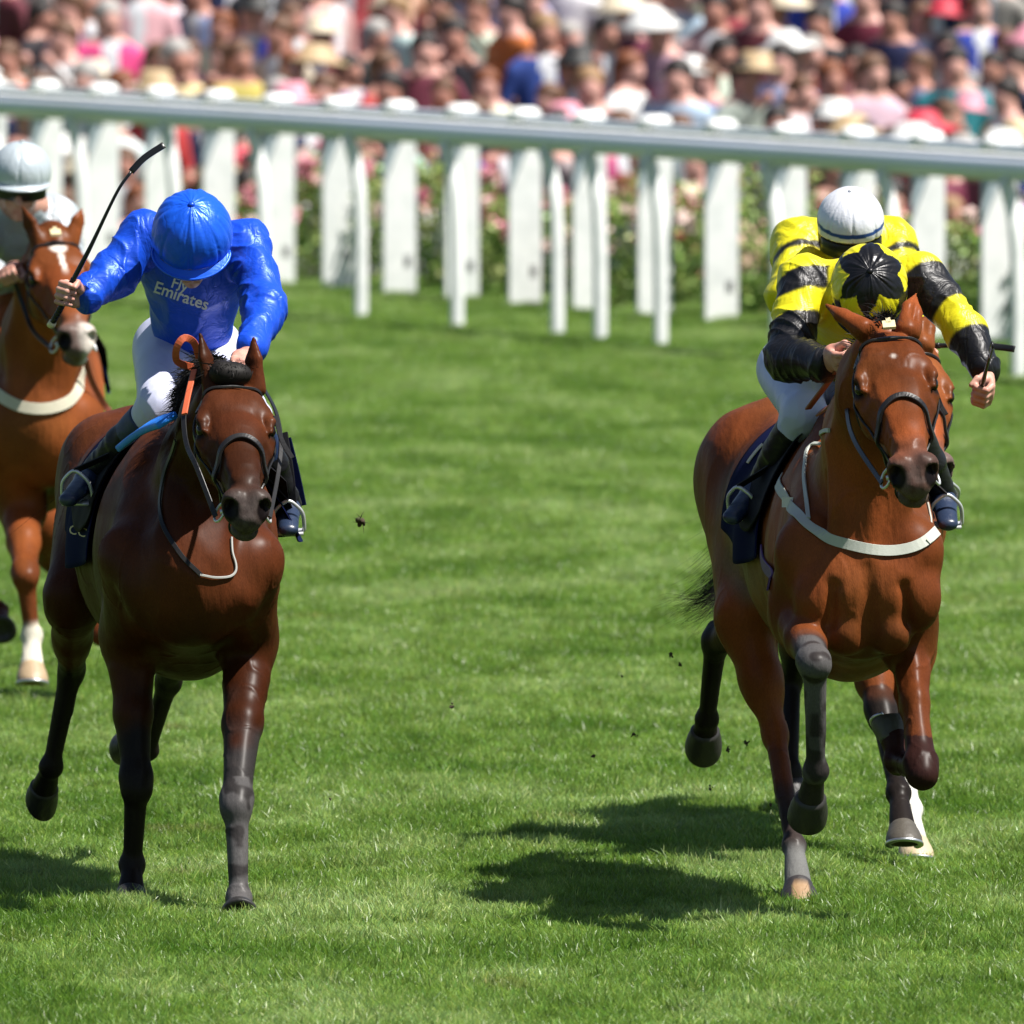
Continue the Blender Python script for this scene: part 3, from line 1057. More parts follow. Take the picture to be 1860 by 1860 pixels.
        B.ell(fe, (.038 * k, .038 * k, .038 * k), ax=d2, u=lat, k=.016)
        d3 = nrm(ho - fe)
        B.cap(fe + d3 * .01, ho - d3 * .055 * k, (.030 * k, .030 * k), (.042 * k, .040 * k), u=lat, k=.018)
    # dock
    B.cap(P[-1], np.array(S['tail'][0]), .05 * k, .035 * k, k=.05)
    # crease of the buttock and flank hollow
    # ---- head
    po, no = np.array(S['poll']), np.array(S['nose'])
    ax = nrm(no - po)
    hl = np.array(S['headlat'], float)
    hl = nrm(hl - ax * np.dot(hl, ax))
    up = np.cross(hl, ax)
    if up[1] > 0 or (abs(up[1]) < .1 and up[2] < 0): up = -up
    q = np.linalg.norm(no - po) / .60
    H = lambda a, y, z: po + (ax * a + hl * y + up * z) * q
    hc = lambda a, b, ra, rb=None, **kw: B.cap(H(*a), H(*b), tuple(np.array(ra) * q), tuple(np.array(rb if rb is not None else ra) * q), u=hl, **kw)
    he = lambda c, r, axd=None, **kw: B.ell(H(*c), tuple(np.array(r) * q), ax=(ax if axd is None else ax * axd[0] + hl * axd[1] + up * axd[2]), u=hl, **kw)
    # (ell radii order: across, depth, along)
    hc((.03, 0, -.095), (.15, 0, -.085), (.074, .062), (.096, .080), k=.03)
    hc((.12, 0, -.07), (.26, 0, -.075), (.092, .070), (.086, .072), k=.03)
    hc((.24, 0, -.068), (.40, 0, -.058), (.080, .064), (.056, .052), k=.03)
    hc((.40, 0, -.056), (.53, 0, -.050), (.053, .050), (.042, .045), k=.025)
    hc((.24, 0, -.020), (.46, 0, -.014), (.050, .014), (.034, .010), k=.03)          # nasal bone
    for s in (-1, 1):
        he((.125, s * .052, -.035), (.035, .03, .06), k=.03)                         # temple muscle
        hc((.150, s * .082, -.030), (.195, s * .096, -.026), (.018, .014), (.013, .010), k=.022)   # brow
        hc((.225, s * .090, -.078), (.27, s * .082, -.082), (.022, .018), (.014, .014), k=.02)  # under the eye
        hc((.24, s * .082, -.088), (.38, s * .060, -.080), (.014, .012), (.009, .009), k=.016)  # facial crest
        he((.155, s * .060, -.155), (.036, .090, .090), k=.03)                       # cheek
        hc((.20, s * .040, -.20), (.42, s * .024, -.128), (.022, .03), (.015, .022), k=.035)   # jaw bars
        he((.540, s * .037, -.042), (.032, .040, .042), k=.022)                      # nostril wing
        he((.580, s * .043, -.038), (.022, .030, .036), sub=True, k=.008)
        he((.562, s * .050, -.042), (.017, .028, .028), sub=True, k=.008)
        hc((.535, s * .024, -.006), (.588, s * .012, -.055), (.007, .007), (.009, .009), k=.014)  # nostril inner rim
        he((.10, s * .072, -.060), (.012, .02, .03), sub=True, k=.03)                # hollow above the eye
        hc((.30, s * .082, -.040), (.44, s * .062, -.040), (.006, .006), (.005, .005), sub=True, k=.03)
        he((.208, s * .112, -.047), (.020, .016, .024), sub=True, k=.008)            # eye socket
        hc((.176, s * .096, -.034), (.236, s * .094, -.030), (.009, .008), (.007, .007), k=.022)  # upper lid
        hc((.186, s * .098, -.068), (.238, s * .095, -.062), (.008, .007), (.007, .007), k=.018)
    hc((.28, 0, -.12), (.50, 0, -.105), (.034, .045), (.026, .030), k=.035)
    he((.555, 0, -.070), (.050, .038, .036), k=.03)                                  # upper lip
    he((.588, 0, -.076), (.034, .028, .016), k=.02)
    he((.555, 0, -.122), (.038, .024, .038), k=.018)                                 # lower lip
    he((.525, 0, -.140), (.034, .026, .034), k=.02)                                  # chin
    hc((.50, -.045, -.098), (.50, .045, -.098), (.006, .006), (.006, .006), sub=True, k=.008)
    hc((.535, -.05, -.100), (.585, -.02, -.101), (.005, .004), (.005, .004), sub=True, k=.008)
    hc((.535, .05, -.100), (.585, .02, -.101), (.005, .004), (.005, .004), sub=True, k=.008)
    # ears
    for s, (base, tip, front) in ((-1, S['ears'][0]), (1, S['ears'][1])):
        base, tip, front = np.array(base), np.array(tip), nrm(front)
        e = nrm(tip - base)
        sd = nrm(np.cross(e, front))
        L = np.linalg.norm(tip - base)
        mid = base + e * L * .45
        B.cap(base - e * .035, mid, (.034 * q, .030 * q), (.029 * q, .016 * q), u=sd, k=.018, end=.7)
        B.cap(mid, tip, (.029 * q, .016 * q), (.005 * q, .005 * q), u=sd, k=.01, end=.7)
        B.cap(base + front * .030 * q + e * L * .22, tip + front * .012 * q, (.013 * q, .017 * q), (.003, .006), u=sd, k=.010, sub=True, end=.7)
    for f in S.get('extra', []):
        f(B, H, lp, lat, fwd)
    V, Q = B.extract()
    V = relax(V, Q, 2, .5)
    Nn = vert_normals(V, Q)
    # muscle tone and veins as fine relief
    base = V
    rd = vnoise(V * (1, .7, .45) + .06 * vnoise(V, 5, 8)[:, None], 8.5, 1)
    d = (1 - np.abs(2 * rd - 1) - .5) * .0085 + (vnoise(V * (1, 1, .5), 22, 7) - .5) * .0028
    # lower legs keep cleaner lines
    d *= np.clip((V[:, 2] - .35) / .4, .25, 1)
    ve = np.abs(vnoise(V * (1, 1, .45) + .05 * np.stack([vnoise(V, 6, 3), vnoise(V, 6, 4), vnoise(V, 6, 5)], 1), 13, 2) - .5)
    vein = np.exp(-(ve / .022) ** 2) * sstep(.45, .62, vnoise(V, 4, 6)) * .0024
    hh = np.clip(1 - np.linalg.norm(V - (po * .5 + no * .5), axis=1) / .42, 0, 1)
    fr = vnoise(V * (1, 1, .5) + .02 * vnoise(V, 30, 14)[:, None], 26, 15)
    d = d * (1 - .5 * sstep(0, .3, hh)) + (1 - np.abs(2 * fr - 1) - .6) * .0016 * sstep(.05, .3, hh)
    V = V + Nn * ((d + vein) * S.get('relief', 1.0))[:, None]
    # ---- coat colour (the animal's own markings)
    n1 = vnoise(base, 14, 9) - .5
    C = np.repeat(np.array(S['coat'])[None], len(V), 0).astype(float)
    def mixc(w, c):
        C[:] = C * (1 - w[:, None]) + np.array(c) * w[:, None]
    dark = S['dark']
    # a bay is never one brown: broad darker and redder areas, smoky along the lower body
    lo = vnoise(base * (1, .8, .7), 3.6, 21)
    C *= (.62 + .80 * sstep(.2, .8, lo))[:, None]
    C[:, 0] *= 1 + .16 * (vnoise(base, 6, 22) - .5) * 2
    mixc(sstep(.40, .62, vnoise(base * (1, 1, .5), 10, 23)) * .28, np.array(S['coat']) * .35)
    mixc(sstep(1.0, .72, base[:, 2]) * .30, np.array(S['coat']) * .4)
    # darker along the top line, lighter in flank and belly
    for kind in ('front', 'hind'):
        for leg in S[kind]:
            j = 'knee' if kind == 'front' else 'hock'
            up_ = 'elbow' if kind == 'front' else 'stifle'
            a, kx, fe, ho = (np.array(leg[x]) for x in (up_, j, 'fet', 'hoof'))
            rr = .085 * k
            t, dd = seg_t(base, a, kx)
            st = leg.get('start', .72) - .06
            w = sstep(st - .16, st + .16, t + n1 * .35) * (dd < rr * 1.3) * (t < 1.2)
            t2, d2 = seg_t(base, kx, fe)
            lo_ = leg.get('low', (-.42, -.10))
            w = np.maximum(w, (d2 < rr * 1.2) * sstep(lo_[0], lo_[1], t2 + n1 * .3) * ((t2 < 1.2) | (d3_(base, fe, ho) < rr)))
            t3, d3 = seg_t(base, fe, ho)
            w = np.maximum(w, (d3 < rr) * 1.0)
            mixc(w * leg.get('blk', 1.0), leg.get('dark', dark))
            if 'dust' in leg:
                wd = w * sstep(.38, .56, vnoise(base, 26, 11) + .06) * ((t2 > -.3) & (t2 < 1.1))
                mixc(wd * .8, leg['dust'])
            if 'sock' in leg:
                s0, scol = leg['sock']
                tt = t2
                w = sstep(s0 - .08, s0 + .08, tt + n1 * .15) * (np.minimum(d2, d3) < rr)
                mixc(w, scol)
    hd = np.stack([(base - po) @ ax, (base - po) @ hl, (base - po) @ up], 1) / q
    inh = (hd[:, 0] > -.04) & (hd[:, 0] < .68) & (np.abs(hd[:, 1]) < .16) & (hd[:, 2] > -.27) & (hd[:, 2] < .1)
    w = sstep(.44, .56, hd[:, 0] + n1 * .08 + np.clip(-hd[:, 2] - .06, 0, 1) * .6) * inh
    mixc(w * .85, S['muzzle'])
    w = sstep(.42, .62, vnoise(base, 60, 13)) * sstep(.52, .6, hd[:, 0]) * inh * .25
    mixc(w, (.16, .13, .12))
    for s in (-1, 1):           # dark nostril lining and eye rim
        dn = np.linalg.norm((hd - np.array((.568, s * .045, -.042))) / (.036, .026, .034), axis=1)
        mixc(sstep(1.05, .8, dn) * inh, (.006, .004, .004))
        de = np.linalg.norm((hd - np.array((.208, s * .103, -.048))) / (.036, .03, .026), axis=1)
        mixc(sstep(1.25, .7, de) * inh, (.012, .008, .006))
        w = sstep(.03, .075, np.abs(hd[:, 1]) - .01) * sstep(-.02, -.07, hd[:, 2]) * sstep(.24, .34, hd[:, 0]) * sstep(.5, .4, hd[:, 0]) * inh
        mixc(w * .25, dark)
    for mk in S.get('marks', []):
        w = mk(hd, n1) * inh
        mixc(w, (.62, .56, .50))
    # flank, belly pale skin
    if S.get('flank'):
        fl, fr, fc = S['flank']
        dd = np.linalg.norm((base - np.array(fl)) / np.array(fr), axis=1)
        mixc(sstep(1.15, .7, dd + n1 * .2), fc)
    root = thing('horse', S['label'], 'horse', tuple(np.array(P[1]) * (1, 1, 0)), S.get('group'))
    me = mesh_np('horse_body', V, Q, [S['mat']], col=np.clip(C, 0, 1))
    link('body', me, root)
    # eyes
    for s in (-1, 1):
        c = H(.208, s * .0955, -.048)
        E = Body(.004); E.ell(c, (.0150 * q, .0175 * q, .0225 * q), ax=ax, u=hl, k=.001)
        v, f = E.extract()
        link('eye', mesh_np('eye', v, f, [M_eye]), root)
    # hooves
    for kind in ('front', 'hind'):
        for leg in S[kind]:
            if leg.get('hidden'): continue
            fe, ho = np.array(leg['fet']), np.array(leg['hoof'])
            d3 = nrm(ho - fe)
            toe = np.array(leg.get('toe', fwd))
            (v, f, c), ns = hoof_mesh(ho - d3 * leg.get('hh', .062) * k, ho + d3 * .012 * k, toe, leg.get('hr', .042) * k, leg.get('hb', .060) * k, leg.get('shoe', False),
                                      leg.get('horn', (.020, .018, .017)), leg.get('horn2'), leg.get('sole'))
            hf = link('hoof', mesh_np('hoof', v, f, [M_hoof], col=c), root)
            if ns is not None:
                link('horseshoe', mesh_np('horseshoe', ns[0], ns[1], [M_shoe]), hf)
    tree = bvh_of(V[::1], Q)
    return dict(root=root, V=V, Q=Q, tree=tree, H=H, lp=lp, lat=lat, fwd=fwd, ax=ax, hl=hl, up=up, q=q, P=P, S=S)


def hair(name, roots, dirs, lengths, parent, mtl, grav=.5, wid=.003, curl=.02, seed=0, nseg=7, flow=None):
    """bundle of thin tapering strands"""
    r = np.random.default_rng(seed)
    n = len(roots)
    P = np.asarray(roots, float)
    D = np.asarray(dirs, float)
    D /= np.linalg.norm(D, axis=1, keepdims=True)
    L = np.asarray(lengths)[:, None]
    side = np.cross(D, r.normal(size=(n, 3)))
    side /= np.linalg.norm(side, axis=1, keepdims=True) + 1e-9
    cv = r.normal(size=(n, 3)) * curl
    V = np.empty((n, nseg * 2, 3))
    p = P.copy(); d = D.copy()
    for i in range(nseg):
        w = wid * (1 - i / (nseg - .6)) * .5
        V[:, 2 * i] = p - side * w; V[:, 2 * i + 1] = p + side * w
        d = d + cv + np.array((0, 0, -grav)) / nseg
        if flow is not None: d = d + np.array(flow) / nseg
        d /= np.linalg.norm(d, axis=1, keepdims=True)
        p = p + d * L / (nseg - 1)
    b = (np.arange(n) * nseg * 2)[:, None, None]
    i = (np.arange(nseg - 1) * 2)[None, :, None]
    F = (b + i + np.array([0, 1, 3, 2])[None, None]).reshape(-1, 4)
    o = link(name, mesh_np(name, V.reshape(-1, 3), F, [mtl]), parent)
    return o


A = at


def ctr(px, d, zt, zb, w):
    p = at(px, 930, d)
    return ((p[0], p[1], (zt + zb) / 2), w, (zt - zb) / 2)


# ---- first horse: dark bay under the blue jockey, weight on its near fore
BAY1 = (.070, .0195, .007)
BLK = (.014, .011, .010)
H1 = dict(
    label='dark bay racehorse galloping under the jockey in royal blue', res=.0065,
    mat=coat_mat('dark_bay_coat'), coat=BAY1, dark=BLK, muzzle=(.055, .045, .042),
    trunk=[ctr(346, 60.34, 1.22, .80, .185), ctr(338, 60.85, 1.44, .69, .262), ctr(312, 61.4, 1.42, .72, .285),
           ctr(285, 61.9, 1.43, .86, .26), ctr(262, 62.3, 1.45, .95, .25), ctr(250, 62.62, 1.34, 1.0, .15)],
    withers=at(345, 765, 61.0),
    neck=[(A(410, 712, 60.12), .072, .085), (A(392, 770, 60.26), .105, .14), (A(375, 855, 60.46), .135, .20), (A(358, 950, 60.62), .175, .28)],
    front=[dict(shoulder=A(232, 1010, 60.42), elbow=A(236, 1165, 60.75), knee=A(248, 1425, 60.62), fet=A(240, 1570, 60.70), hoof=A(237, 1648, 60.60),
                start=.62),
           dict(shoulder=A(462, 1015, 60.36), elbow=A(452, 1170, 60.66), knee=A(429, 1462, 60.20), fet=A(434, 1632, 60.10), hoof=A(434, 1668, 59.98),
                start=.66, dark=(.03, .027, .027), dust=(.095, .09, .09))],
    hind=[dict(stifle=A(133, 1085, 61.85), hock=A(130, 1215, 62.35), fet=A(93, 1392, 62.45), hoof=A(74, 1450, 62.62), start=.80, toe=(-.3, .3, -1), sole=(-.55, .75, -.35), hr=.044, hh=.07),
          dict(stifle=A(330, 1085, 61.8), hock=A(306, 1235, 62.3), fet=A(268, 1362, 62.5), hoof=A(226, 1350, 62.72), start=.7, toe=(0, 0, -1), sole=(-.6, .7, .1), hr=.044, hh=.07)],
    tail=[A(248, 800, 62.75)],
    poll=A(420, 672, 59.93), nose=A(453, 918, 59.42), headlat=(.975, .22, .05),
    ears=[(A(383, 688, 59.97), A(363, 606, 59.99), (-.8, .5, -.1)), (A(462, 688, 60.02), A(461, 612, 60.03), (.6, .6, -.1))],
)
h1 = build_horse(H1)
print('horse 1', round(time.time() - T0, 1))


# ---- second horse: bright bay, near hind on the ground, both fore legs folded
BAY2 = (.175, .048, .014)


def chest2(B, H, lp, lat, fwd):
    c = A(1578, 1085, 59.42)
    for s in (-1, 1):
        B.ell(c + lat * s * .075 + np.array((0, .085, .02)), (.070, .06, .11), ax=(lat * s * .35 + np.array((0, 0, 1))), u=lat, k=.035)
        B.ell(c + lat * s * .150 + np.array((0, .120, -.01)), (.070, .08, .10), u=lat, k=.03)
        B.ell(c + lat * s * .065 + np.array((0, .105, -.11)), (.065, .07, .07), u=lat, k=.03)
    B.cap(c + np.array((0, .02, .08)), c + np.array((0, .045, -.14)), .010, .013, k=.035, sub=True)
    for s in (-1, 1):
        B.cap(c + lat * s * .105 + np.array((0, .035, .03)), c + lat * s * .12 + np.array((0, .06, -.08)), .009, .010, k=.035, sub=True)


H2 = dict(
    label='bright bay racehorse wearing a white breast girth, a small star on its forehead', res=.0065,
    mat=coat_mat('bright_bay_coat'), coat=BAY2, dark=BLK, muzzle=(.050, .040, .038),
    trunk=[ctr(1563, 59.62, 1.22, .80, .185), ctr(1545, 60.15, 1.45, .72, .240), ctr(1512, 60.7, 1.43, .76, .255),
           ctr(1470, 61.2, 1.45, .87, .245), ctr(1425, 61.6, 1.50, .98, .26), ctr(1408, 61.95, 1.38, 1.02, .15)],
    withers=at(1545, 765, 60.3),
    neck=[(A(1602, 625, 59.2), .072, .085), (A(1592, 700, 59.35), .105, .14), (A(1582, 800, 59.6), .13, .19), (A(1566, 930, 59.85), .165, .28)],
    front=[dict(shoulder=A(1462, 1000, 59.62), elbow=A(1450, 1120, 59.75), knee=A(1479, 1205, 59.28), fet=A(1482, 1400, 59.42), hoof=A(1466, 1478, 59.58),
                start=.8, dark=(.035, .03, .03), dust=(.095, .09, .09), toe=(0, -.2, -1), sole=(-.1, .75, -.65), hr=.046, hb=.062, hh=.08),
           dict(shoulder=A(1658, 995, 59.58), elbow=A(1650, 1165, 59.75), knee=A(1674, 1400, 59.40), fet=A(1632, 1385, 59.66), hoof=A(1620, 1312, 59.72),
                start=.86, fw=.66, dark=(.030, .012, .010), fold=(-.7, .3, .5), toe=(-.3, .6, -.3), shoe=True, horn=(.06, .06, .045))],
    hind=[dict(stifle=A(1352, 1120, 61.15), hock=A(1408, 1335, 61.05), fet=A(1442, 1535, 60.72), hoof=A(1452, 1632, 60.52), start=1.3, low=(.05, .75), shoe=True,
               dark=(.035, .026, .024), sole=(0, -.12, -1), sock=(1.06, (.13, .13, .125)), horn=(.03, .025, .025), horn2=(.34, .21, .11)),
          dict(stifle=A(1440, 1090, 61.3), hock=A(1300, 1165, 61.9), fet=A(1284, 1305, 62.1), hoof=A(1277, 1352, 62.2), start=.80, toe=(0, .3, -1), sole=(-.1, .9, -.4), hr=.044, hh=.07)],
    tail=[A(1395, 775, 62.1)],
    poll=A(1611, 582, 59.02), nose=A(1664, 858, 58.52), headlat=(.965, .20, .16),
    ears=[(A(1558, 592, 59.08), A(1501, 555, 59.18), (-.1, -.3, -1)), (A(1652, 588, 59.14), A(1664, 532, 59.22), (.4, -1, -.1))],
    extra=[chest2],
    marks=[lambda hd, n1: sstep(.020, .010, np.linalg.norm((hd[:, :2] - (.145, -.002)) * (.7, 1), axis=1) + n1 * .045 + .008) * .7 * (hd[:, 2] > -.06)],
    flank=(A(1390, 1010, 60.95), (.16, .5, .16), (.20, .125, .07)),
)
h2 = build_horse(H2)
print('horse 2', round(time.time() - T0, 1))

# ---- third horse: chestnut bay with a star, behind at the left edge
H3 = dict(
    label='chestnut racehorse with a white star and one white sock, leftmost and farther back', res=.0085,
    mat=coat_mat('chestnut_coat'), coat=(.190, .052, .015), dark=(.08, .022, .009), muzzle=(.10, .085, .08),
    trunk=[ctr(62, 72.3, 1.24, .78, .19), ctr(52, 72.85, 1.48, .68, .26), ctr(35, 73.4, 1.46, .72, .28),
           ctr(15, 73.9, 1.46, .86, .26), ctr(-5, 74.3, 1.48, .95, .25), ctr(-14, 74.62, 1.36, 1.0, .15)],
    withers=at(55, 560, 72.9),
    neck=[(A(96, 440, 72.0), .072, .09), (A(88, 520, 72.1), .11, .15), (A(78, 620, 72.3), .14, .20), (A(66, 710, 72.5), .175, .27)],
    front=[dict(shoulder=A(-25, 760, 72.3), elbow=A(40, 925, 72.4), knee=A(46, 1045, 72.0), fet=A(58, 1155, 72.0), hoof=A(58, 1236, 71.9),
                start=1.3, blk=.35, sock=(.75, (.60, .56, .46)), shoe=True, sole=(0, -.3, -1), horn=(.42, .30, .18)),
           dict(shoulder=A(142, 760, 72.3), elbow=A(160, 960, 72.4), knee=A(186, 1145, 72.1), fet=A(196, 1060, 72.4), hoof=A(196, 990, 72.5), start=1.3, blk=.3,
                fold=(0, .3, .9))],
    hind=[dict(stifle=A(-60, 960, 73.9), hock=A(-45, 1060, 74.2), fet=A(-2, 1110, 74.2), hoof=A(2, 1150, 74.0), start=1.1),
          dict(stifle=A(70, 950, 73.9), hock=A(110, 1040, 74.3), fet=A(120, 1120, 74.5), hoof=A(120, 1165, 74.6), start=1.1)],
    tail=[A(-14, 600, 74.8)],
    poll=A(97, 418, 71.92), nose=A(146, 612, 71.42), headlat=(.975, .20, .04),
    ears=[(A(66, 430, 71.95), A(40, 374, 71.98), (-.8, -.8, 0)), (A(134, 424, 71.98), A(152, 374, 72.0), (.8, -.8, 0))],
    marks=[lambda hd, n1: sstep(.034, .022, np.linalg.norm((hd[:, :2] - (.10, .004)) * (.75, 1), axis=1) + n1 * .015) * (hd[:, 2] > -.06),
           lambda hd, n1: sstep(.012, .006, np.abs(hd[:, 1] - .006 + n1 * .01)) * sstep(.12, .15, hd[:, 0]) * sstep(.27, .19, hd[:, 0]) * (hd[:, 2] > -.06),
           lambda hd, n1: sstep(.5, .56, hd[:, 0] + n1 * .05) * sstep(.0, .03, hd[:, 1] + n1 * .03) * .8],
)
h3 = build_horse(H3)
print('horse 3', round(time.time() - T0, 1))

# ---- fourth horse: hidden behind the second, with a white blaze and white sock
H4 = dict(
    label='bay racehorse with a white blaze, mostly hidden behind the bright bay', res=.0085,
    mat=coat_mat('bay_coat'), coat=(.18, .05, .015), dark=BLK, muzzle=(.10, .085, .08),
    trunk=[ctr(1600, 62.75, 1.22, .86, .16), ctr(1590, 63.3, 1.40, .74, .20), ctr(1580, 63.8, 1.36, .78, .23),
           ctr(1570, 64.3, 1.34, .88, .22), ctr(1560, 64.7, 1.36, .96, .23), ctr(1556, 65.0, 1.26, 1.0, .14)],
    withers=at(1585, 790, 63.4),
    neck=[(A(1655, 640, 62.55), .065, .10), (A(1640, 720, 62.7), .08, .13), (A(1625, 800, 62.9), .10, .17), (A(1605, 900, 63.1), .14, .25)],
    front=[dict(shoulder=A(1540, 1000, 62.8), elbow=A(1575, 1175, 62.9), knee=A(1602, 1300, 62.7), fet=A(1632, 1440, 62.45), hoof=A(1642, 1528, 62.28),
                start=.9, shoe=True, sole=(0, -.35, -1), horn=(.075, .065, .05)),
           dict(shoulder=A(1655, 1000, 62.8), elbow=A(1650, 1185, 62.95), knee=A(1640, 1340, 62.95), fet=A(1653, 1470, 62.80), hoof=A(1664, 1556, 62.66),
                start=.9, sock=(.6, (.52, .50, .46)), shoe=True, sole=(0, -.3, -1), horn=(.50, .40, .26))],
    hind=[dict(stifle=A(1470, 1080, 64.3), hock=A(1436, 1230, 64.6), fet=A(1436, 1400, 64.4), hoof=A(1440, 1450, 64.4), start=.5),
          dict(stifle=A(1610, 1080, 64.3), hock=A(1600, 1200, 64.8), fet=A(1560, 1180, 65.1), hoof=A(1560, 1150, 65.3), start=.6)],
    tail=[A(1556, 800, 65.1)],
    poll=A(1655, 612, 62.45), nose=A(1700, 850, 61.95), headlat=(.95, .30, .04),
    ears=[(A(1630, 615, 62.5), A(1625, 570, 62.55), (-.5, -1, 0)), (A(1680, 612, 62.5), A(1686, 568, 62.55), (.5, -1, 0))],
    marks=[lambda hd, n1: sstep(.026, .016, np.abs(hd[:, 1] - .012 * np.sin(hd[:, 0] * 9) + n1 * .014)) * sstep(.06, .12, hd[:, 0]) * (hd[:, 2] > -.05)],
)
h4 = build_horse(H4)
print('horse 4', round(time.time() - T0, 1))
# ------------------------------------------------------------------ jockeys
def satin(name, rough=.42, bump=.42):
    m, nt, b = new_mat(name)
    N, Lk = nt.nodes, nt.links
    a = N.new('ShaderNodeAttribute'); a.attribute_name = 'coat'
    Lk.new(a.outputs['Color'], b.inputs['Base Color'])
    b.inputs['Roughness'].default_value = rough
    b.inputs['Specular IOR Level'].default_value = .35
    b.inputs['Metallic'].default_value = .18
    tc = N.new('ShaderNodeTexCoord')
    mp = N.new('ShaderNodeMapping'); mp.inputs['Scale'].default_value = (1.0, 1, .45); mp.inputs['Rotation'].default_value = (.2, .35, .1)
    n1 = N.new('ShaderNodeTexNoise'); n1.inputs['Scale'].default_value = 13; n1.inputs['Detail'].default_value = 3; n1.inputs['Distortion'].default_value = .8
    Lk.new(tc.outputs['Object'], mp.inputs[0]); Lk.new(mp.outputs[0], n1.inputs[0])
    # sharp creases: ridged noise
    s1 = N.new('ShaderNodeMath'); s1.operation = 'SUBTRACT'; s1.inputs[1].default_value = .5
    s2 = N.new('ShaderNodeMath'); s2.operation = 'ABSOLUTE'
    s3 = N.new('ShaderNodeMath'); s3.operation = 'POWER'; s3.inputs[1].default_value = .75
    Lk.new(n1.outputs[0], s1.inputs[0]); Lk.new(s1.outputs[0], s2.inputs[0]); Lk.new(s2.outputs[0], s3.inputs[0])
    bp = N.new('ShaderNodeBump'); bp.inputs['Strength'].default_value = bump; bp.inputs['Distance'].default_value = .022
    Lk.new(s3.outputs[0], bp.inputs['Height'])
    n2 = N.new('ShaderNodeTexNoise'); n2.inputs['Scale'].default_value = 34; n2.inputs['Detail'].default_value = 2; n2.inputs['Distortion'].default_value = 1.0
    mp2 = N.new('ShaderNodeMapping'); mp2.inputs['Scale'].default_value = (.5, 1, 1); mp2.inputs['Rotation'].default_value = (.6, .9, .4)
    t1 = N.new('ShaderNodeMath'); t1.operation = 'SUBTRACT'; t1.inputs[1].default_value = .5
    t2 = N.new('ShaderNodeMath'); t2.operation = 'ABSOLUTE'
    Lk.new(tc.outputs['Object'], mp2.inputs[0]); Lk.new(mp2.outputs[0], n2.inputs[0]); Lk.new(n2.outputs[0], t1.inputs[0]); Lk.new(t1.outputs[0], t2.inputs[0])
    bq = N.new('ShaderNodeBump'); bq.inputs['Strength'].default_value = bump * .8; bq.inputs['Distance'].default_value = .008
    Lk.new(t2.outputs[0], bq.inputs['Height']); Lk.new(bp.outputs[0], bq.inputs['Normal'])
    Lk.new(bq.outputs[0], b.inputs['Normal'])
    return m


def skin_mat():
    m, nt, b = new_mat('skin')
    N, Lk = nt.nodes, nt.links
    b.inputs['Roughness'].default_value = .5
    b.inputs['Subsurface Weight'].default_value = .12
    b.inputs['Subsurface Radius'].default_value = (.012, .005, .003)
    b.inputs['Subsurface Scale'].default_value = .5
    tc = N.new('ShaderNodeTexCoord'); n1 = N.new('ShaderNodeTexNoise'); n1.inputs['Scale'].default_value = 35
    rp = N.new('ShaderNodeValToRGB')
    rp.color_ramp.elements[0].color = (.46, .20, .15, 1); rp.color_ramp.elements[0].position = .3
    rp.color_ramp.elements[1].color = (.60, .33, .25, 1); rp.color_ramp.elements[1].position = .7
    Lk.new(tc.outputs['Object'], n1.inputs[0]); Lk.new(n1.outputs[0], rp.inputs[0]); Lk.new(rp.outputs[0], b.inputs['Base Color'])
    return m


M_skin = skin_mat()
M_silk = satin('racing_silk')
M_breech = mat('breeches_nylon', (.55, .57, .74), .45, bump=.35, bscale=16, stretch=(1, 1, .5))
M_breech_blue = mat('breeches_pale_blue', (.50, .56, .78), .45, bump=.4, bscale=18, stretch=(1, 1, .5))
M_boot = mat('boot_leather', (.010, .010, .012), .42, spec=.2, bump=.4, bscale=22, stretch=(.6, .6, 1.6))
M_toe = mat('boot_toe', (.018, .030, .065), .35, bump=.3, bscale=30)
M_navyboot = mat('navy_gaiter', (.008, .022, .07), .5, bump=.2, bscale=40)
M_dark = mat('black_plastic', (.01, .01, .01), .35)
M_capshell = satin('cap_silk', .33, .22)


def wrinkle(V, N_, segs, amp=.007, seed=0, base=.004):
    """fold relief running across each limb, tighter at the bends"""
    d = np.zeros(len(V))
    for i, (a, b, rr) in enumerate(segs):
        t, dd = seg_t(V, a, b)
        L = np.linalg.norm(np.array(b) - a)
        ax = nrm(np.array(b) - a)
        w = np.exp(-(dd / (rr * 1.25)) ** 4) * ((t > -.25) & (t < 1.25))
        q = (V - a)
        along = (q @ ax)
        per = q - along[:, None] * ax
        C = np.stack([along * 19 + per[:, 0] * 14 * (1 if i % 2 else -1), per[:, 0] * 8, per[:, 2] * 8], 1) + 1.5 * vnoise(V, 10, seed + i)[:, None]
        n = vnoise(C, 1, seed + 5 + i)
        rdg = 1 - np.abs(2 * n - 1)
        d += w * (rdg ** 3 - .25) * amp * (.35 + .9 * vnoise(V, 7, seed + 30 + i))
    n2 = vnoise(V * (1, 1, .6), 11, seed + 20)
    d += (1 - np.abs(2 * n2 - 1) - .5) * base
    return V + N_ * d[:, None]


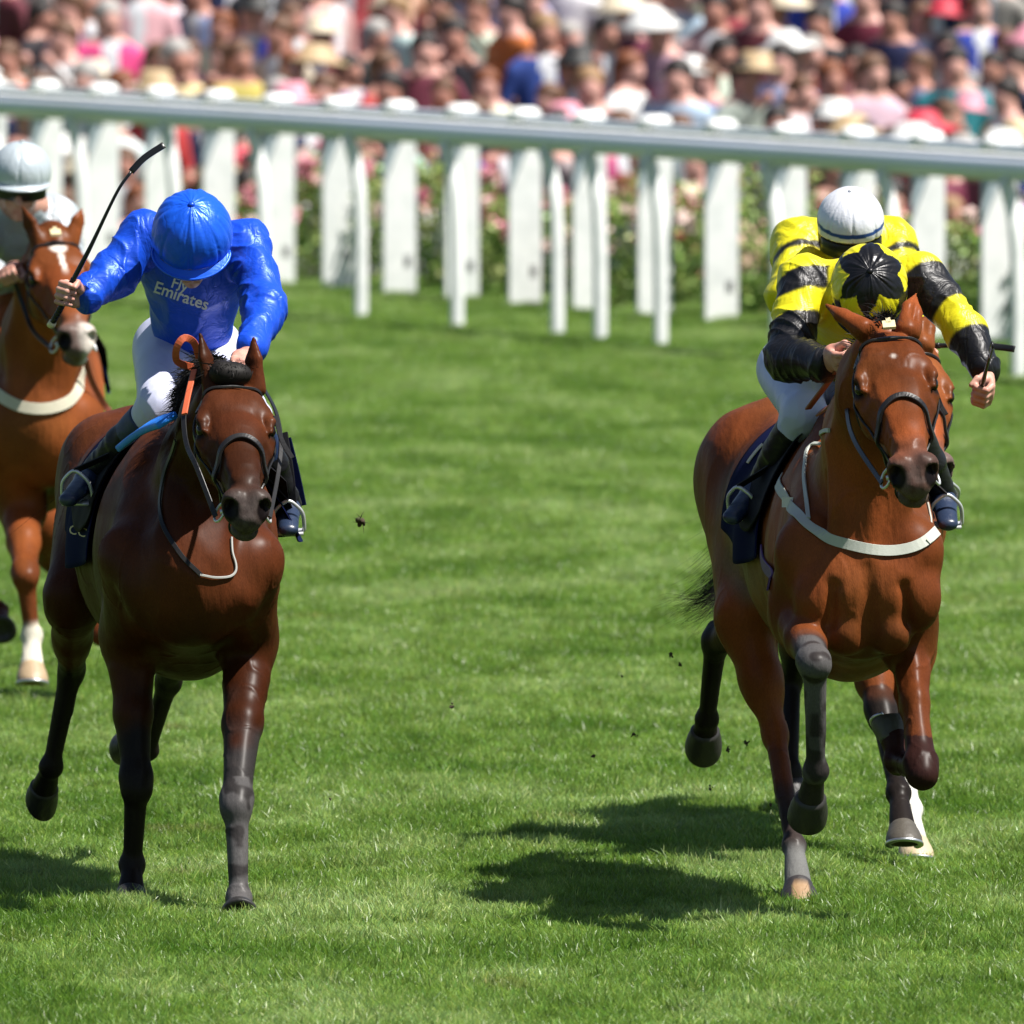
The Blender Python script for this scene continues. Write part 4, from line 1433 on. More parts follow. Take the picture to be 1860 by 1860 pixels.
def fist(B, wrist, c, g, back, s=1.0):
    """closed hand: c = centre of the grip, g = along the thing held (thumb side), back = where the back of the hand faces"""
    wrist, c, g = np.array(wrist), np.array(c), nrm(g)
    a = c - wrist
    a = nrm(a - g * np.dot(a, g))
    n = np.cross(g, a)
    if np.dot(n, back) < 0: n = -n
    q = lambda x, y, z: c + (a * x + n * y + g * z) * s
    B.cap(wrist, q(-.045, .010, 0), (.030 * s, .022 * s), (.036 * s, .020 * s), u=g, k=.012)
    B.cap(q(-.045, .012, .002), q(-.004, .026, 0), (.038 * s, .019 * s), (.041 * s, .012 * s), u=g, k=.012)
    B.cap(q(-.045, -.004, .022), q(-.016, -.012, .026), .018 * s, .013 * s, k=.012)          # ball of the thumb
    for i, o in enumerate((.031, .010, -.011, -.031)):
        f = (1.0, 1.08, 1.02, .86)[i]
        r = (.0098, .0102, .0098, .0085)[i] * s
        K = q(.002, .026, o)
        p1 = q(.034 * f, .016, o * .97)
        p2 = q(.032 * f, -.016, o * .95 + .002)
        p3 = q(.006, -.024, o * .92 + .003)
        B.cap(K, p1, r * 1.08, r, k=.004)
        B.cap(p1, p2, r, r * .94, k=.003)
        B.cap(p2, p3, r * .94, r * .82, k=.003)
        B.ell(K, (r * 1.1, r * 1.1, r * 1.1), k=.006)
    B.cap(q(-.030, -.008, .030), q(.004, -.020, .046), .0125 * s, .0105 * s, k=.008)
    B.cap(q(.004, -.020, .046), q(.024, -.034, .030), .0105 * s, .0085 * s, k=.004)
    return q


def helmet(parent, c, r, up, fwd_, colfn, button, peak=True, band=None, seed=0, amp=.0025, shell=None, drop=(98, 112)):
    up = nrm(up); f = nrm(np.array(fwd_, float) - up * np.dot(fwd_, up)); s = np.cross(up, f)
    nt_, np_ = 64, 160
    V, C = [], []
    c = np.array(c)
    for i in range(nt_ + 1):
        for j in range(np_):
            ph = 2 * np.pi * j / np_
            tmax = math.radians(drop[0] + (drop[1] - drop[0]) * (.5 - .5 * math.cos(ph)))
            th = tmax * (i / nt_)
            rr = r * (1 + .0 * math.cos(ph))
            seam = math.exp(-((((ph / (math.pi / 4)) + .5) % 1 - .5) / .05) ** 2) * .0035 * min(1, th * 2)
            p = c + up * math.cos(th) * rr * .97 + (f * math.cos(ph) * 1.10 + s * math.sin(ph) * .96) * math.sin(th) * (rr - seam)
            V.append(p); C.append(colfn(th, ph))
    V = np.array(V)
    n = (V - c) / np.linalg.norm(V - c, axis=1, keepdims=True)
    th_ = np.repeat(np.linspace(0, 1.8, nt_ + 1), np_); ph_ = np.tile(np.arange(np_) * 2 * np.pi / np_, nt_ + 1)
    wr = vnoise(np.stack([np.cos(ph_) * 5.0, np.sin(ph_) * 5.0, th_ * 1.3], 1), 1, seed)
    V = V + n * ((np.abs(2 * wr - 1) - .4) * amp * 1.6 * np.clip(th_ * 3, .1, 1) * np.clip(1.9 - th_, .3, 1))[:, None]
    i, j = np.arange(nt_)[:, None] * np_, np.arange(np_)[None]
    F = np.stack([i + j, i + np_ + j, i + np_ + (j + 1) % np_, i + (j + 1) % np_], -1).reshape(-1, 4)
    # turned-in rim
    last = nt_ * np_
    rim = c + (V[last:last + np_] - c) * .90
    V = np.vstack([V, rim]); C += [np.array(x) * .8 for x in C[last:last + np_]]
    F2 = np.stack([last + j[0], last + np_ + j[0], last + np_ + (j[0] + 1) % np_, last + (j[0] + 1) % np_], -1)
    F = np.vstack([F, F2])
    shell_ = link('helmet', mesh_np('helmet', V, F, [M_capshell], col=np.array(C)), parent)
    tb = tube(np.array([c + up * r * .955, c + up * r * 1.02]), [r * .085, r * .07], seg=14)
    mb = mesh_np('cap_button', tb[0], tb[1], [M_capshell], col=np.repeat(np.array([button]), len(tb[0]), 0))
    link('cap_button', mb, shell_)
    if peak:
        A_, Bn = [], 40
        rows = []
        for k_ in range(7):
            t = k_ / 6
            row = []
            for j in range(Bn + 1):
                ph = (-1 + 2 * j / Bn) * 1.25
                tm = math.radians(drop[0] + (drop[1] - drop[0]) * (.5 - .5 * math.cos(ph)))
                fade = math.cos(ph / 1.25 * math.pi / 2) ** .5
                o = t * .024 * fade
                p = c + up * (math.cos(tm) * r * .97 - o * .55) + (f * math.cos(ph) * 1.10 + s * math.sin(ph) * .96) * (math.sin(tm) * r + o)
                row.append(p)
            rows.append(row)
        P = np.array(rows)
        W = Bn + 1
        V = P.reshape(-1, 3)
        i, j = np.arange(6)[:, None] * W, np.arange(Bn)[None]
        F = np.stack([i + j, i + j + 1, i + W + j + 1, i + W + j], -1).reshape(-1, 4)
        V2 = V - up * .004
        V = np.vstack([V, V2])
        F = np.vstack([F, F[:, ::-1] + len(V2)])
        e = tube(P[-1], .0045, seg=6)
        Vj, Fj = join([(V, F), e])
        pc = np.array(colfn(1.5, 0)) * 1.0
        link('cap_peak', mesh_np('cap_peak', Vj, Fj, [M_capshell], col=np.repeat(pc[None], len(Vj), 0)), shell_)
    return shell_, up, f, s


def build_rider(S):
    res = S.get('res', .005)
    J = {k: np.array(v) for k, v in S['joints'].items()}
    root = thing('person', S['label'], 'jockey', tuple(J['hipc'] * (1, 1, 0)), S.get('group'))
    up_h, f_h = nrm(S['head_up']), S['head_fwd']
    hc = J['head']
    hr = S.get('hr', .118)
    f = nrm(np.array(f_h, float) - up_h * np.dot(f_h, up_h)); sd = np.cross(up_h, f)
    h = lambda x, y, z: hc + f * x + sd * y + up_h * z
    # ---- body: one continuous skin
    B = Body(S.get('skinres', .0048))
    B.ell(h(0, 0, .0), (.075, .092, .095), ax=up_h, u=sd, k=.02)
    B.ell(h(.035, 0, -.075), (.058, .062, .075), ax=up_h, u=sd, k=.03)
    B.cap(h(.062, 0, -.130), h(.060, 0, -.135), .026, .026, k=.02)                       # chin
    B.cap(h(.088, 0, -.040), h(.108, 0, -.078), .010, .015, k=.012)                      # nose
    for s in (-1, 1):
        B.ell(h(.070, s * .032, -.082), (.020, .018, .022), ax=up_h, u=sd, k=.02)        # cheek
        B.ell(h(.088, s * .031, -.048), (.014, .008, .009), ax=up_h, u=sd, k=.008, sub=True)
        B.ell(h(-.005, s * .078, -.060), (.008, .020, .028), ax=up_h, u=sd, k=.006)      # ear
    B.cap(h(.092, -.022, -.108), h(.092, .022, -.108), .007, .007, k=.006)               # lips
    B.cap(h(.100, -.022, -.1115), h(.100, .022, -.1115), .0022, .0022, k=.003, sub=True)
    B.cap(h(-.01, 0, -.09), J['neck'], (.056, .060), (.062, .065), u=sd, k=.03)
    B.cap(J['neck'], J['chest'], (.11, .07), (.13, .085), u=J['shR'] - J['shL'], k=.04)
    B.cap(J['chest'], J['hipc'], (.115, .075), (.10, .07), u=J['shR'] - J['shL'], k=.04)
    for s in 'LR':
        B.cap(J['chest'], J['sh' + s], .06, .05, k=.04)
        B.cap(J['sh' + s], J['el' + s], .045, .036, k=.02)
        B.cap(J['el' + s], J['wr' + s], .036, .026, k=.02)
        B.cap(J['hipc'] + nrm(J['shR'] - J['shL']) * (-.06 if s == 'L' else .06), J['kn' + s], .05, .045, k=.03)
        B.cap(J['kn' + s], J['an' + s], .042, .026, k=.02)
        B.cap(J['an' + s], J['an' + s] * .4 + J['toe' + s] * .6, .026, .016, k=.02)
        g, bk = S['grip' + s]
        fist(B, J['wr' + s], J['ha' + s], g, bk)
    V, Q = B.extract(); V = relax(V, Q, 1, .4)
    body = link('body', mesh_np('jockey_body', V, Q, [M_skin]), root)
    # ---- jacket
    B = Body(res)
    lat = nrm(J['shR'] - J['shL'])
    j = S['jacket']
    B.cap(J['neck'], J['chest'], (.10, .085), (j[0], j[1]), u=lat, k=.05)
    B.cap(J['chest'], J['waist'], (j[0], j[1]), (j[2], j[3]), u=lat, k=.05)
    for s in 'LR':
        B.cap(J['chest'], J['sh' + s], (.09, .09), (.066, .068), u=lat, k=.05)
        a = j[4] if s == 'L' else j[5]
        B.cap(J['sh' + s], J['el' + s], a[0], a[1], k=.035)
        B.cap(J['el' + s], J['wr' + s] * .9 + J['el' + s] * .1, a[1], a[2], k=.03)
        B.cap(J['wr' + s] * .9 + J['el' + s] * .1, J['wr' + s], a[2] * .78, a[2] * .74, k=.01, end=.3)
    B.ell(h(0, 0, 0), (.095, .10, .115), ax=up_h, u=sd, k=.02, sub=True)
    V, Q = B.extract(); V = relax(V, Q, 2, .5); N_ = vert_normals(V, Q)
    segs = []
    for s in 'LR':
        a = j[4] if s == 'L' else j[5]
        segs += [(J['sh' + s], J['el' + s], a[0]), (J['el' + s], J['wr' + s], a[1])]
    V0 = V
    V = wrinkle(V, N_, segs, S.get('wr', .012), S.get('seed', 0), .012)
    C = relax(np.array(S['silk'](V0, J), float), Q, 2, .5)
    jk = link('silk_jacket', mesh_np('silk_jacket', V, Q, [M_silk], col=C), root)
    S['jk'] = (jk, V, Q)
    # ---- breeches
    B = Body(res + .001)
    hw = S.get('hipw', .11)
    B.cap(J['waist'] * .6 + J['hipc'] * .4, J['hipc'], (.115, .09), (.14, .12), u=lat, k=.04)
    for s in 'LR':
        sg = -1 if s == 'L' else 1
        hp = J['hipc'] + lat * sg * .075
        B.cap(J['hipc'], hp * .6 + J['kn' + s] * .4 - lat * sg * .02, .10, .075, k=.04)
        B.cap(hp, J['kn' + s], S.get('thigh', (.098, .066))[0], S.get('thigh', (.098, .066))[1], k=.035)
        B.cap(J['kn' + s], J['kn' + s] * .72 + J['an' + s] * .28, .064, .054, k=.02)
    V, Q = B.extract(); V = relax(V, Q, 2, .5)
    segs = [(J['hipc'], J['kn' + s], .08) for s in 'LR'] + [(J['kn' + s], J['an' + s], .06) for s in 'LR']
    V = wrinkle(V, vert_normals(V, Q), segs, .006, S.get('seed', 0) + 40, .004)
    link('breeches', mesh_np('breeches', V, Q, [S['breeches']]), root)
    # ---- boots
    for s in 'LR':
        B = Body(res)
        kn, an, to = J['kn' + s], J['an' + s], J['toe' + s]
        B.cap(kn * .80 + an * .20, kn * .45 + an * .55, .060, .054, k=.02, end=.2)
        B.cap(kn * .45 + an * .55, an, .054, .042, k=.02)
        V, Q = B.extract(); V = relax(V, Q, 1, .5)
        V = wrinkle(V, vert_normals(V, Q), [(kn, an, .05)], .006, 60, .003)
        t, _ = seg_t(V[Q].mean(1), kn, an)
        bt = link('boot', mesh_np('boot', V, Q, [M_boot, M_navyboot], midx=(t < S.get('gaiter', 0)).astype(int)), root)
        B = Body(.0055)
        d = nrm(to - an)
        B.cap(an - d * .03, an + d * .05, (.038, .036), (.038, .032), k=.02)
        B.cap(an + d * .05, to, (.038, .030), (.031, .021), k=.02)
        V, Q = B.extract(); V = relax(V, Q, 1, .5)
        link('boot_foot', mesh_np('boot_foot', V, Q, [M_toe]), bt)
    helmet(root, hc + up_h * .012, hr, up_h, f_h, S['capcol'], S['button'], S.get('peak', True), seed=S.get('seed', 0), amp=S.get('capamp', .0025))
    # goggles across the face
    if S.get('goggles', True):
        pts = [h(.098 * math.cos(a), .098 * math.sin(a), -.046) for a in np.linspace(-1.2, 1.2, 15)]
        gl = tube(np.array(pts), 1, flat=(.052, .014), nrmv=np.array([nrm(p - h(0, 0, -.046)) for p in pts]))
        link('goggles', mesh_np('goggles', gl[0], gl[1], [M_dark]), root)
    return dict(root=root, J=J, tree=bvh_of(*S['jk'][1:]), jk=jk)


BLUE = np.array((.008, .070, .60))
R1 = build_rider(dict(
    label='jockey in royal blue silks and cap, head down with the whip raised', seed=3,
    joints=dict(head=A(349, 428, 60.80), neck=A(352, 440, 60.97), chest=A(354, 480, 61.10), waist=A(350, 585, 61.27), hipc=A(342, 632, 61.42),
                shL=A(262, 425, 61.02), elL=A(205, 505, 60.95), wrL=A(153, 540, 60.85), haL=A(126, 536, 60.80),
                shR=A(446, 440, 61.05), elR=A(482, 560, 60.85), wrR=A(456, 640, 60.60), haR=A(440, 668, 60.52),
                knL=A(290, 738, 60.98), anL=A(168, 862, 61.22), toeL=A(124, 908, 61.02),
                knR=A(452, 760, 61.0), anR=A(522, 915, 61.2), toeR=A(524, 962, 61.02)),
    head_up=(0, -.70, .71), head_fwd=(-.04, -.71, -.70),
    gripL=((.30, -.05, .95), (0, 1, 0)), gripR=((-1, 0, .2), (0, -1, .3)),
    jacket=(.160, .12, .125, .11, (.068, .064, .048), (.068, .060, .046)), hr=.130,
    silk=lambda V, J: np.repeat(BLUE[None], len(V), 0),
    breeches=M_breech, gaiter=.42, capcol=lambda th, ph: (.010, .10, .70), button=(.010, .08, .6), capamp=.0035))
print('rider 1', round(time.time() - T0, 1))

YEL = np.array((.74, .66, .015)); BLK2 = np.array((.008, .008, .010))


def silk2(V, J):
    C = np.repeat(YEL[None], len(V), 0)
    for s in 'LR':
        t, d = seg_t(V, J['sh' + s], J['el' + s])
        t2, d2 = seg_t(V, J['el' + s], J['wr' + s])
        t = t + .14 * (vnoise(V, 9, 31) - .5) + (V[:, 0] - J['sh' + s][0]) * (1.1 if s == 'L' else -.6)
        on1 = (t > .06) & (d < .098)
        band = (t > .32) & (t < .54) if s == 'L' else (t > .58)
        C[on1 & ~band] = BLK2
        if s == 'R':
            C[(t2 > .02) & (t2 < .16) & (d2 < d + .02) & (d2 < .1)] = YEL
            C[(t2 >= .16) & (d2 < .10)] = BLK2
        else:
            C[(t2 > -.05) & (d2 < .10) & (d2 < d)] = BLK2
    return C


def cap2(th, ph):
    f = ph / (2 * np.pi) * 6 + .05
    k = int(f) % 6
    u = f % 1 - .5
    v = (th - (1.10, 1.2, 1.16, 1.05, 1.12, 1.14)[k]) / (.52, .36, .46, .40, .55, .44)[k]
    return YEL if abs(u + (.06, -.1, .08, 0, -.07, .05)[k]) * (1.9, 2.6, 2.1, 2.4, 1.8, 2.3)[k] + abs(v) < 1 or (th > 1.56) else BLK2


R2 = build_rider(dict(
    label='crouched jockey in black and yellow diamond cap, one arm reaching out holding a whip', seed=8,
    joints=dict(head=A(1579, 522, 60.02), neck=A(1578, 512, 60.20), chest=A(1565, 545, 60.32), waist=A(1520, 625, 60.62), hipc=A(1475, 668, 60.85),
                shL=A(1462, 508, 60.28), elL=A(1432, 650, 60.10), wrL=A(1508, 660, 59.84), haL=A(1532, 652, 59.76),
                shR=A(1672, 500, 60.24), elR=A(1752, 600, 60.12), wrR=A(1793, 678, 60.02), haR=A(1783, 712, 59.95),
                knL=A(1462, 750, 60.40), anL=A(1382, 880, 60.66), toeL=A(1330, 940, 60.50),
                knR=A(1650, 770, 60.35), anR=A(1712, 900, 60.55), toeR=A(1722, 952, 60.38)),
    head_up=(0, -.91, .41), head_fwd=(.04, -.41, -.91),
    gripL=((-.3, -.4, .85), (-.3, -1, .2)), gripR=((.16, -.50, .85), (.1, -1, .1)),
    jacket=(.160, .115, .14, .115, (.076, .062, .050), (.068, .058, .044)), hr=.122,
    silk=silk2, breeches=M_breech_blue, gaiter=0, capcol=cap2, button=(.01, .01, .012), capamp=.004, peak=True, wr=.014))
print('rider 2', round(time.time() - T0, 1))


def silk4(V, J):
    C = np.repeat(YEL[None], len(V), 0)
    for s in 'LR':
        t, d = seg_t(V, J['sh' + s], J['el' + s])
        t = t + (V[:, 0] - J['sh' + s][0]) * 1.5
        C[(t > .30) & (t < .42) & (d < .12)] = BLK2
    return C


R4 = build_rider(dict(
    label='jockey in white cap with blue band, directly behind the diamond-capped jockey', seed=12, res=.008, skinres=.0065,
    joints=dict(head=A(1545, 408, 62.95), neck=A(1545, 425, 63.15), chest=A(1542, 470, 63.25), waist=A(1520, 570, 63.5), hipc=A(1500, 620, 63.7),
                shL=A(1452, 440, 63.2), elL=A(1440, 540, 63.0), wrL=A(1500, 610, 62.8), haL=A(1525, 625, 62.75),
                shR=A(1618, 440, 63.2), elR=A(1640, 560, 63.0), wrR=A(1650, 632, 62.85), haR=A(1672, 632, 62.8),
                knL=A(1478, 740, 63.3), anL=A(1470, 870, 63.5), toeL=A(1450, 930, 63.3),
                knR=A(1640, 720, 63.2), anR=A(1700, 860, 63.3), toeR=A(1722, 925, 63.2)),
    head_up=(0, -.45, .89), head_fwd=(.04, -.89, -.45), hr=.112,
    gripL=((-.3, -.4, .85), (-.3, -1, .2)), gripR=((.8, 0, .1), (.1, -.3, 1)),
    jacket=(.155, .115, .13, .11, (.082, .074, .056), (.082, .070, .054)),
    silk=silk4, breeches=M_breech_blue, gaiter=0, button=(.72, .73, .78), capamp=.0010,
    capcol=lambda th, ph: (.03, .08, .30) if 1.44 < th < 1.56 else (.74, .75, .80), peak=False))
print('rider 4', round(time.time() - T0, 1))

R3 = build_rider(dict(
    label='jockey in silver grey silks and cap on the leftmost chestnut horse', seed=15, res=.008, skinres=.0065,
    joints=dict(head=A(38, 318, 72.35), neck=A(35, 372, 72.55), chest=A(32, 430, 72.7), waist=A(25, 520, 72.95), hipc=A(20, 560, 73.1),
                shL=A(-45, 400, 72.65), elL=A(-55, 480, 72.4), wrL=A(-8, 505, 72.1), haL=A(20, 500, 72.0),
                shR=A(98, 395, 72.65), elR=A(118, 480, 72.5), wrR=A(100, 540, 72.3), haR=A(90, 560, 72.2),
                knL=A(-40, 640, 72.7), anL=A(-70, 760, 72.9), toeL=A(-80, 800, 72.7),
                knR=A(128, 640, 72.75), anR=A(160, 740, 72.9), toeR=A(166, 770, 72.75)),
    head_up=(.04, -.26, .96), head_fwd=(-.05, -.96, -.26), hr=.116,
    gripL=((.7, -.3, .4), (0, -1, .4)), gripR=((.8, 0, .1), (.1, -.3, 1)),
    jacket=(.155, .125, .135, .115, (.085, .075, .056), (.085, .074, .056)),
    silk=lambda V, J: np.repeat(np.array((.42, .46, .49))[None], len(V), 0), breeches=M_breech, gaiter=0,
    button=(.5, .55, .58), capamp=.0012, capcol=lambda th, ph: (.46, .52, .56)))
print('rider 3', round(time.time() - T0, 1))
# ------------------------------------------------------------------ tack
M_leather = mat('black_leather', (.010, .009, .009), .40, spec=.4, bump=.05, bscale=120)
M_flap = mat('saddle_flap', (.010, .010, .012), .7, spec=.06, bump=.05, bscale=60)
M_steel = mat('bit_steel', (.66, .67, .68), .38, metal=.55)
M_rein = mat('rubber_rein', (.55, .11, .04), .55, bump=.06, bscale=150)
M_rein_brown = mat('brown_rein', (.24, .06, .03), .55, bump=.06, bscale=150)
M_white_web = mat('white_webbing', (.50, .52, .46), .6, bump=.06, bscale=200)
M_cream_web = mat('cream_webbing', (.58, .54, .42), .65, bump=.3, bscale=200)
M_navy = mat('navy_cloth', (.005, .008, .040), .9, spec=.05, bump=.05, bscale=160)
M_skyblue = mat('light_blue_pad', (.01, .24, .95), .6, bump=.15, bscale=90)
M_purple = mat('purple_girth', (.09, .03, .16), .6, bump=.3, bscale=150)
M_gold = mat('gold_print', (.55, .45, .20), .6)
M_creamprint = mat('cream_print', (.62, .56, .40), .7)
M_white = mat('white_print', (.72, .72, .74), .6)
M_badge = mat('brass_badge', (.70, .60, .35), .4)

CAMP = Vector((0, 0, CAM_H))


def sight(tree, px, py, far=58.0, lift=0.0):
    """where the line of sight through a photo pixel meets a surface"""
    p = Vector(at(px, py, 60.0))
    d = (p - CAMP).normalized()
    hit = tree.ray_cast(CAMP + d * (far - 4), d)
    if hit[0] is None:
        return None, None
    n = hit[1]
    if n.dot(d) > 0: n = -n
    return np.array(hit[0]) + np.array(n) * lift, np.array(n)


def lay(tree, pts, lift=.006, n=40):
    """points of the place -> smooth run lying on the surface, with its normals"""
    P = spline(pts, n)
    out, nn = [], []
    for p in P:
        loc, nor, _, d = tree.find_nearest(Vector(p))
        v = Vector(p) - loc
        if v.length > 1e-5 and v.dot(nor) < 0 and v.length > .02: nor = -nor
        out.append(np.array(loc) + np.array(nor) * lift); nn.append(np.array(nor))
    out, nn = np.array(out), np.array(nn)
    for _ in range(3):
        out[1:-1] = (out[:-2] + 2 * out[1:-1] + out[2:]) / 4
        nn[1:-1] = (nn[:-2] + 2 * nn[1:-1] + nn[2:]) / 4
    return out, nn


def strap(name, parent, tree, pts, w, t, mtl, lift=.004, n=40, rnd=False):
    P, N_ = lay(tree, pts, lift + t / 2, n)
    g = tube(P, t / 2, seg=10, nrmv=N_) if rnd else tube(P, 1, flat=(w, t), nrmv=N_)
    return link(name, mesh_np(name, g[0], g[1], [mtl], smooth=rnd), parent)


def pix(tree, pl, d):
    """photo pixels -> points: on the surface where the sight line meets it, else at distance d"""
    out = []
    for q in pl:
        px, py = q[:2]
        p, n = sight(tree, px, py)
        if len(q) > 2 or p is None:
            p = at(px, py, q[2] if len(q) > 2 else d)
        out.append(p)
    return out


def free_strap(name, parent, pts, w, t, mtl, nv=(0, -1, .2), n=32, rnd=None):
    P = spline(pts, n)
    g = tube(P, rnd, seg=10) if rnd else tube(P, 1, flat=(w, t), nrmv=np.repeat(np.array([nv], float), n, 0))
    return link(name, mesh_np(name, g[0], g[1], [mtl], smooth=bool(rnd)), parent)


def ring(name, parent, c, r, tr, nv, mtl, up=(0, 0, 1), stretch=1.0):
    nv = nrm(nv); u = nrm(np.array(up, float) - nv * np.dot(up, nv)); v = np.cross(nv, u)
    a = np.linspace(0, 2 * np.pi, 33)
    P = np.array([np.array(c) + u * math.cos(x) * r * stretch + v * math.sin(x) * r for x in a])
    g = tube(P, tr, seg=8, nrmv=np.repeat(nv[None], 33, 0), caps=False)
    return link(name, mesh_np(name, g[0], g[1], [mtl]), parent)


def bridle(h, label, badge=False, rein_mat=None, noseband=True):
    H, tree = h['H'], h['tree']
    root = thing('bridle', label, 'bridle', tuple(h['S']['poll']))
    strap('browband', root, tree, [H(.085, -.105, -.085), H(.060, -.085, -.03), H(.045, -.04, .0), H(.040, 0, .01), H(.045, .04, .0), H(.060, .085, -.03), H(.085, .105, -.085)],
          .024, .008, M_leather, n=48)
    if noseband:
        strap('noseband', root, tree, [H(.41, -.050, -.150), H(.39, -.075, -.10), H(.350, -.060, -.035), H(.315, -.03, .0), H(.305, 0, .01), H(.315, .03, .0),
                                       H(.350, .060, -.035), H(.39, .075, -.10), H(.41, .050, -.150)], .019, .010, M_leather, n=56)
    for s in (-1, 1):
        strap('cheek_strap', root, tree, [H(.04, s * .10, -.11), H(.16, s * .13, -.11), H(.30, s * .11, -.115), H(.46, s * .07, -.105)], .016, .006, M_leather)
        strap('throat_strap', root, tree, [H(.03, s * .10, -.12), H(.12, s * .10, -.21), H(.17, s * .06, -.26)], .014, .005, M_leather)
        p = H(.50, s * .064, -.105)
        ring('bit_ring', root, p, .030, .0042, h['hl'] * s + h['up'] * .55 - h['ax'] * .0, M_steel)
        bp = H(.50, s * .04, -.100)
        g = tube(np.array([bp, p]), .008, seg=10)
        link('bit_bar', mesh_np('bit_bar', g[0], g[1], [M_steel]), root)
    g = strap('chin_strap', root, tree, [H(.49, -.06, -.11), H(.52, -.03, -.17), H(.52, .03, -.17), H(.49, .06, -.11)], .012, .005, M_leather)
    if badge:
        c = H(.038, .0, .018)
        v, f = box((0, 0, 0), (.038, .010, .030))
        R = np.stack([h['hl'], -h['up'], -h['ax']], 1)
        v2, f2 = box((0, 0, 0), (.014, .014, .018))
        Vj, Fj = join([(v @ R.T + c, f), (v2 @ R.T + c - h['ax'] * .016, f2)])
        link('brow_badge', mesh_np('brow_badge', Vj, Fj, [M_badge], smooth=False), root)
    return root


def drape(name, parent, h, y0, y1, phi, side, mtl, lift=.012, flare=0., nx=26, ny=34, shape=None, wav=.004, thick=.004, mats=None):
    """sheet lying over the horse's side; y0..y1 along the spine (world y), phi = (from, to) degrees down from the top"""
    P = h['P']; ys = np.array([p[1] for p in P])
    o = np.argsort(ys)
    rows = []
    for i in range(nx + 1):
        row = []
        for j in range(ny + 1):
            v = j / ny
            u = i / nx
            if shape: u0, u1, vm = shape(v, u)
            else: u0, u1, vm = 0, 1, 1
            y = y0 + (y1 - y0) * (u0 + (u1 - u0) * u)
            c = np.array([np.interp(y, ys[o], np.array([p[k] for p in P])[o]) for k in range(3)])
            c[2] += .02
            a = math.radians(phi[0] + (phi[1] - phi[0]) * v * vm)
            d = h['lat'] * side * math.sin(a) + np.array((0, 0, math.cos(a)))
            hit = h['tree'].ray_cast(Vector(c + d * .9), Vector(-d))
            p = np.array(hit[0]) if hit[0] is not None else c + d * .3
            row.append(p + d * (lift + flare * max(0, v - .35) ** 1.5 + wav * math.sin(u * 9 + v * 4)))
        rows.append(row)
    G = np.array(rows)
    for _ in range(4):
        G[1:-1, 1:-1] = (G[1:-1, 1:-1] * 2 + G[:-2, 1:-1] + G[2:, 1:-1] + G[1:-1, :-2] + G[1:-1, 2:]) / 6
        G[0, 1:-1] = (G[0, :-2] + 2 * G[0, 1:-1] + G[0, 2:]) / 4
        G[-1, 1:-1] = (G[-1, :-2] + 2 * G[-1, 1:-1] + G[-1, 2:]) / 4
    W = ny + 1
    V = G.reshape(-1, 3)
    i, j = np.arange(nx)[:, None] * W, np.arange(ny)[None]
    F = np.stack([i + j, i + j + 1, i + W + j + 1, i + W + j], -1).reshape(-1, 4)
    n = vert_normals(V, F)
    if (n.mean(0) @ (h['lat'] * side + np.array((0, 0, .5)))) < 0:
        F = F[:, ::-1]; n = -n
    V2 = V + n * thick
    nv = len(V)
    edge = [(a * W, (a + 1) * W) for a in range(nx)] + [((a + 1) * W + ny, a * W + ny) for a in range(nx)] \
        + [(a + 1, a) for a in range(ny)] + [(nx * W + a, nx * W + a + 1) for a in range(ny)]
    E = np.array([(a, b, b + nv, a + nv) for a, b in edge])
    Va = np.vstack([V, V2]); Fa = np.vstack([F[:, ::-1], F + nv, E])
    ob = link(name, mesh_np(name, Va, Fa, mats or [mtl]), parent)
    return ob, bvh_of(Va, Fa)


def lettering(text, parent, tree, px, py, size, rot, mtl, lift=.003, name='lettering', bold=0., xs=1.0, shear=0., dist=60.):
    """flat print following the cloth under it; px,py = left end of the baseline, size = letter height in photo pixels"""
    cu = bpy.data.curves.new(name, 'FONT'); cu.body = text; cu.size = 1; cu.offset = bold; cu.resolution_u = 3; cu.shear = shear
    tmp = bpy.data.objects.new('tmp_text', cu)
    me = bpy.data.meshes.new_from_object(tmp)
    bpy.data.objects.remove(tmp)
    import bmesh
    bm = bmesh.new(); bm.from_mesh(me)
    for _ in range(1):
        bmesh.ops.triangulate(bm, faces=bm.faces[:])
        bmesh.ops.subdivide_edges(bm, edges=[e for e in bm.edges if e.calc_length() > .12], cuts=1)
        bmesh.ops.triangulate(bm, faces=bm.faces[:])
    c, s_ = math.cos(rot), math.sin(rot)
    bad = []
    for v in bm.verts:
        x, y = v.co.x * size * 1.38 * xs, v.co.y * size * 1.38
        X, Y = px + x * c - y * s_, py - (x * s_ + y * c)
        p, n = sight(tree, X, Y)
        if p is None: bad.append(v); continue
        cd = Vector(p) - CAMP
        v.co = Vector(p) - cd.normalized() * lift
    bmesh.ops.delete(bm, geom=bad, context='VERTS')
    bm.to_mesh(me); bm.free()
    me.materials.clear(); me.materials.append(mtl)
    me.name = name
    return link(name, me, parent)


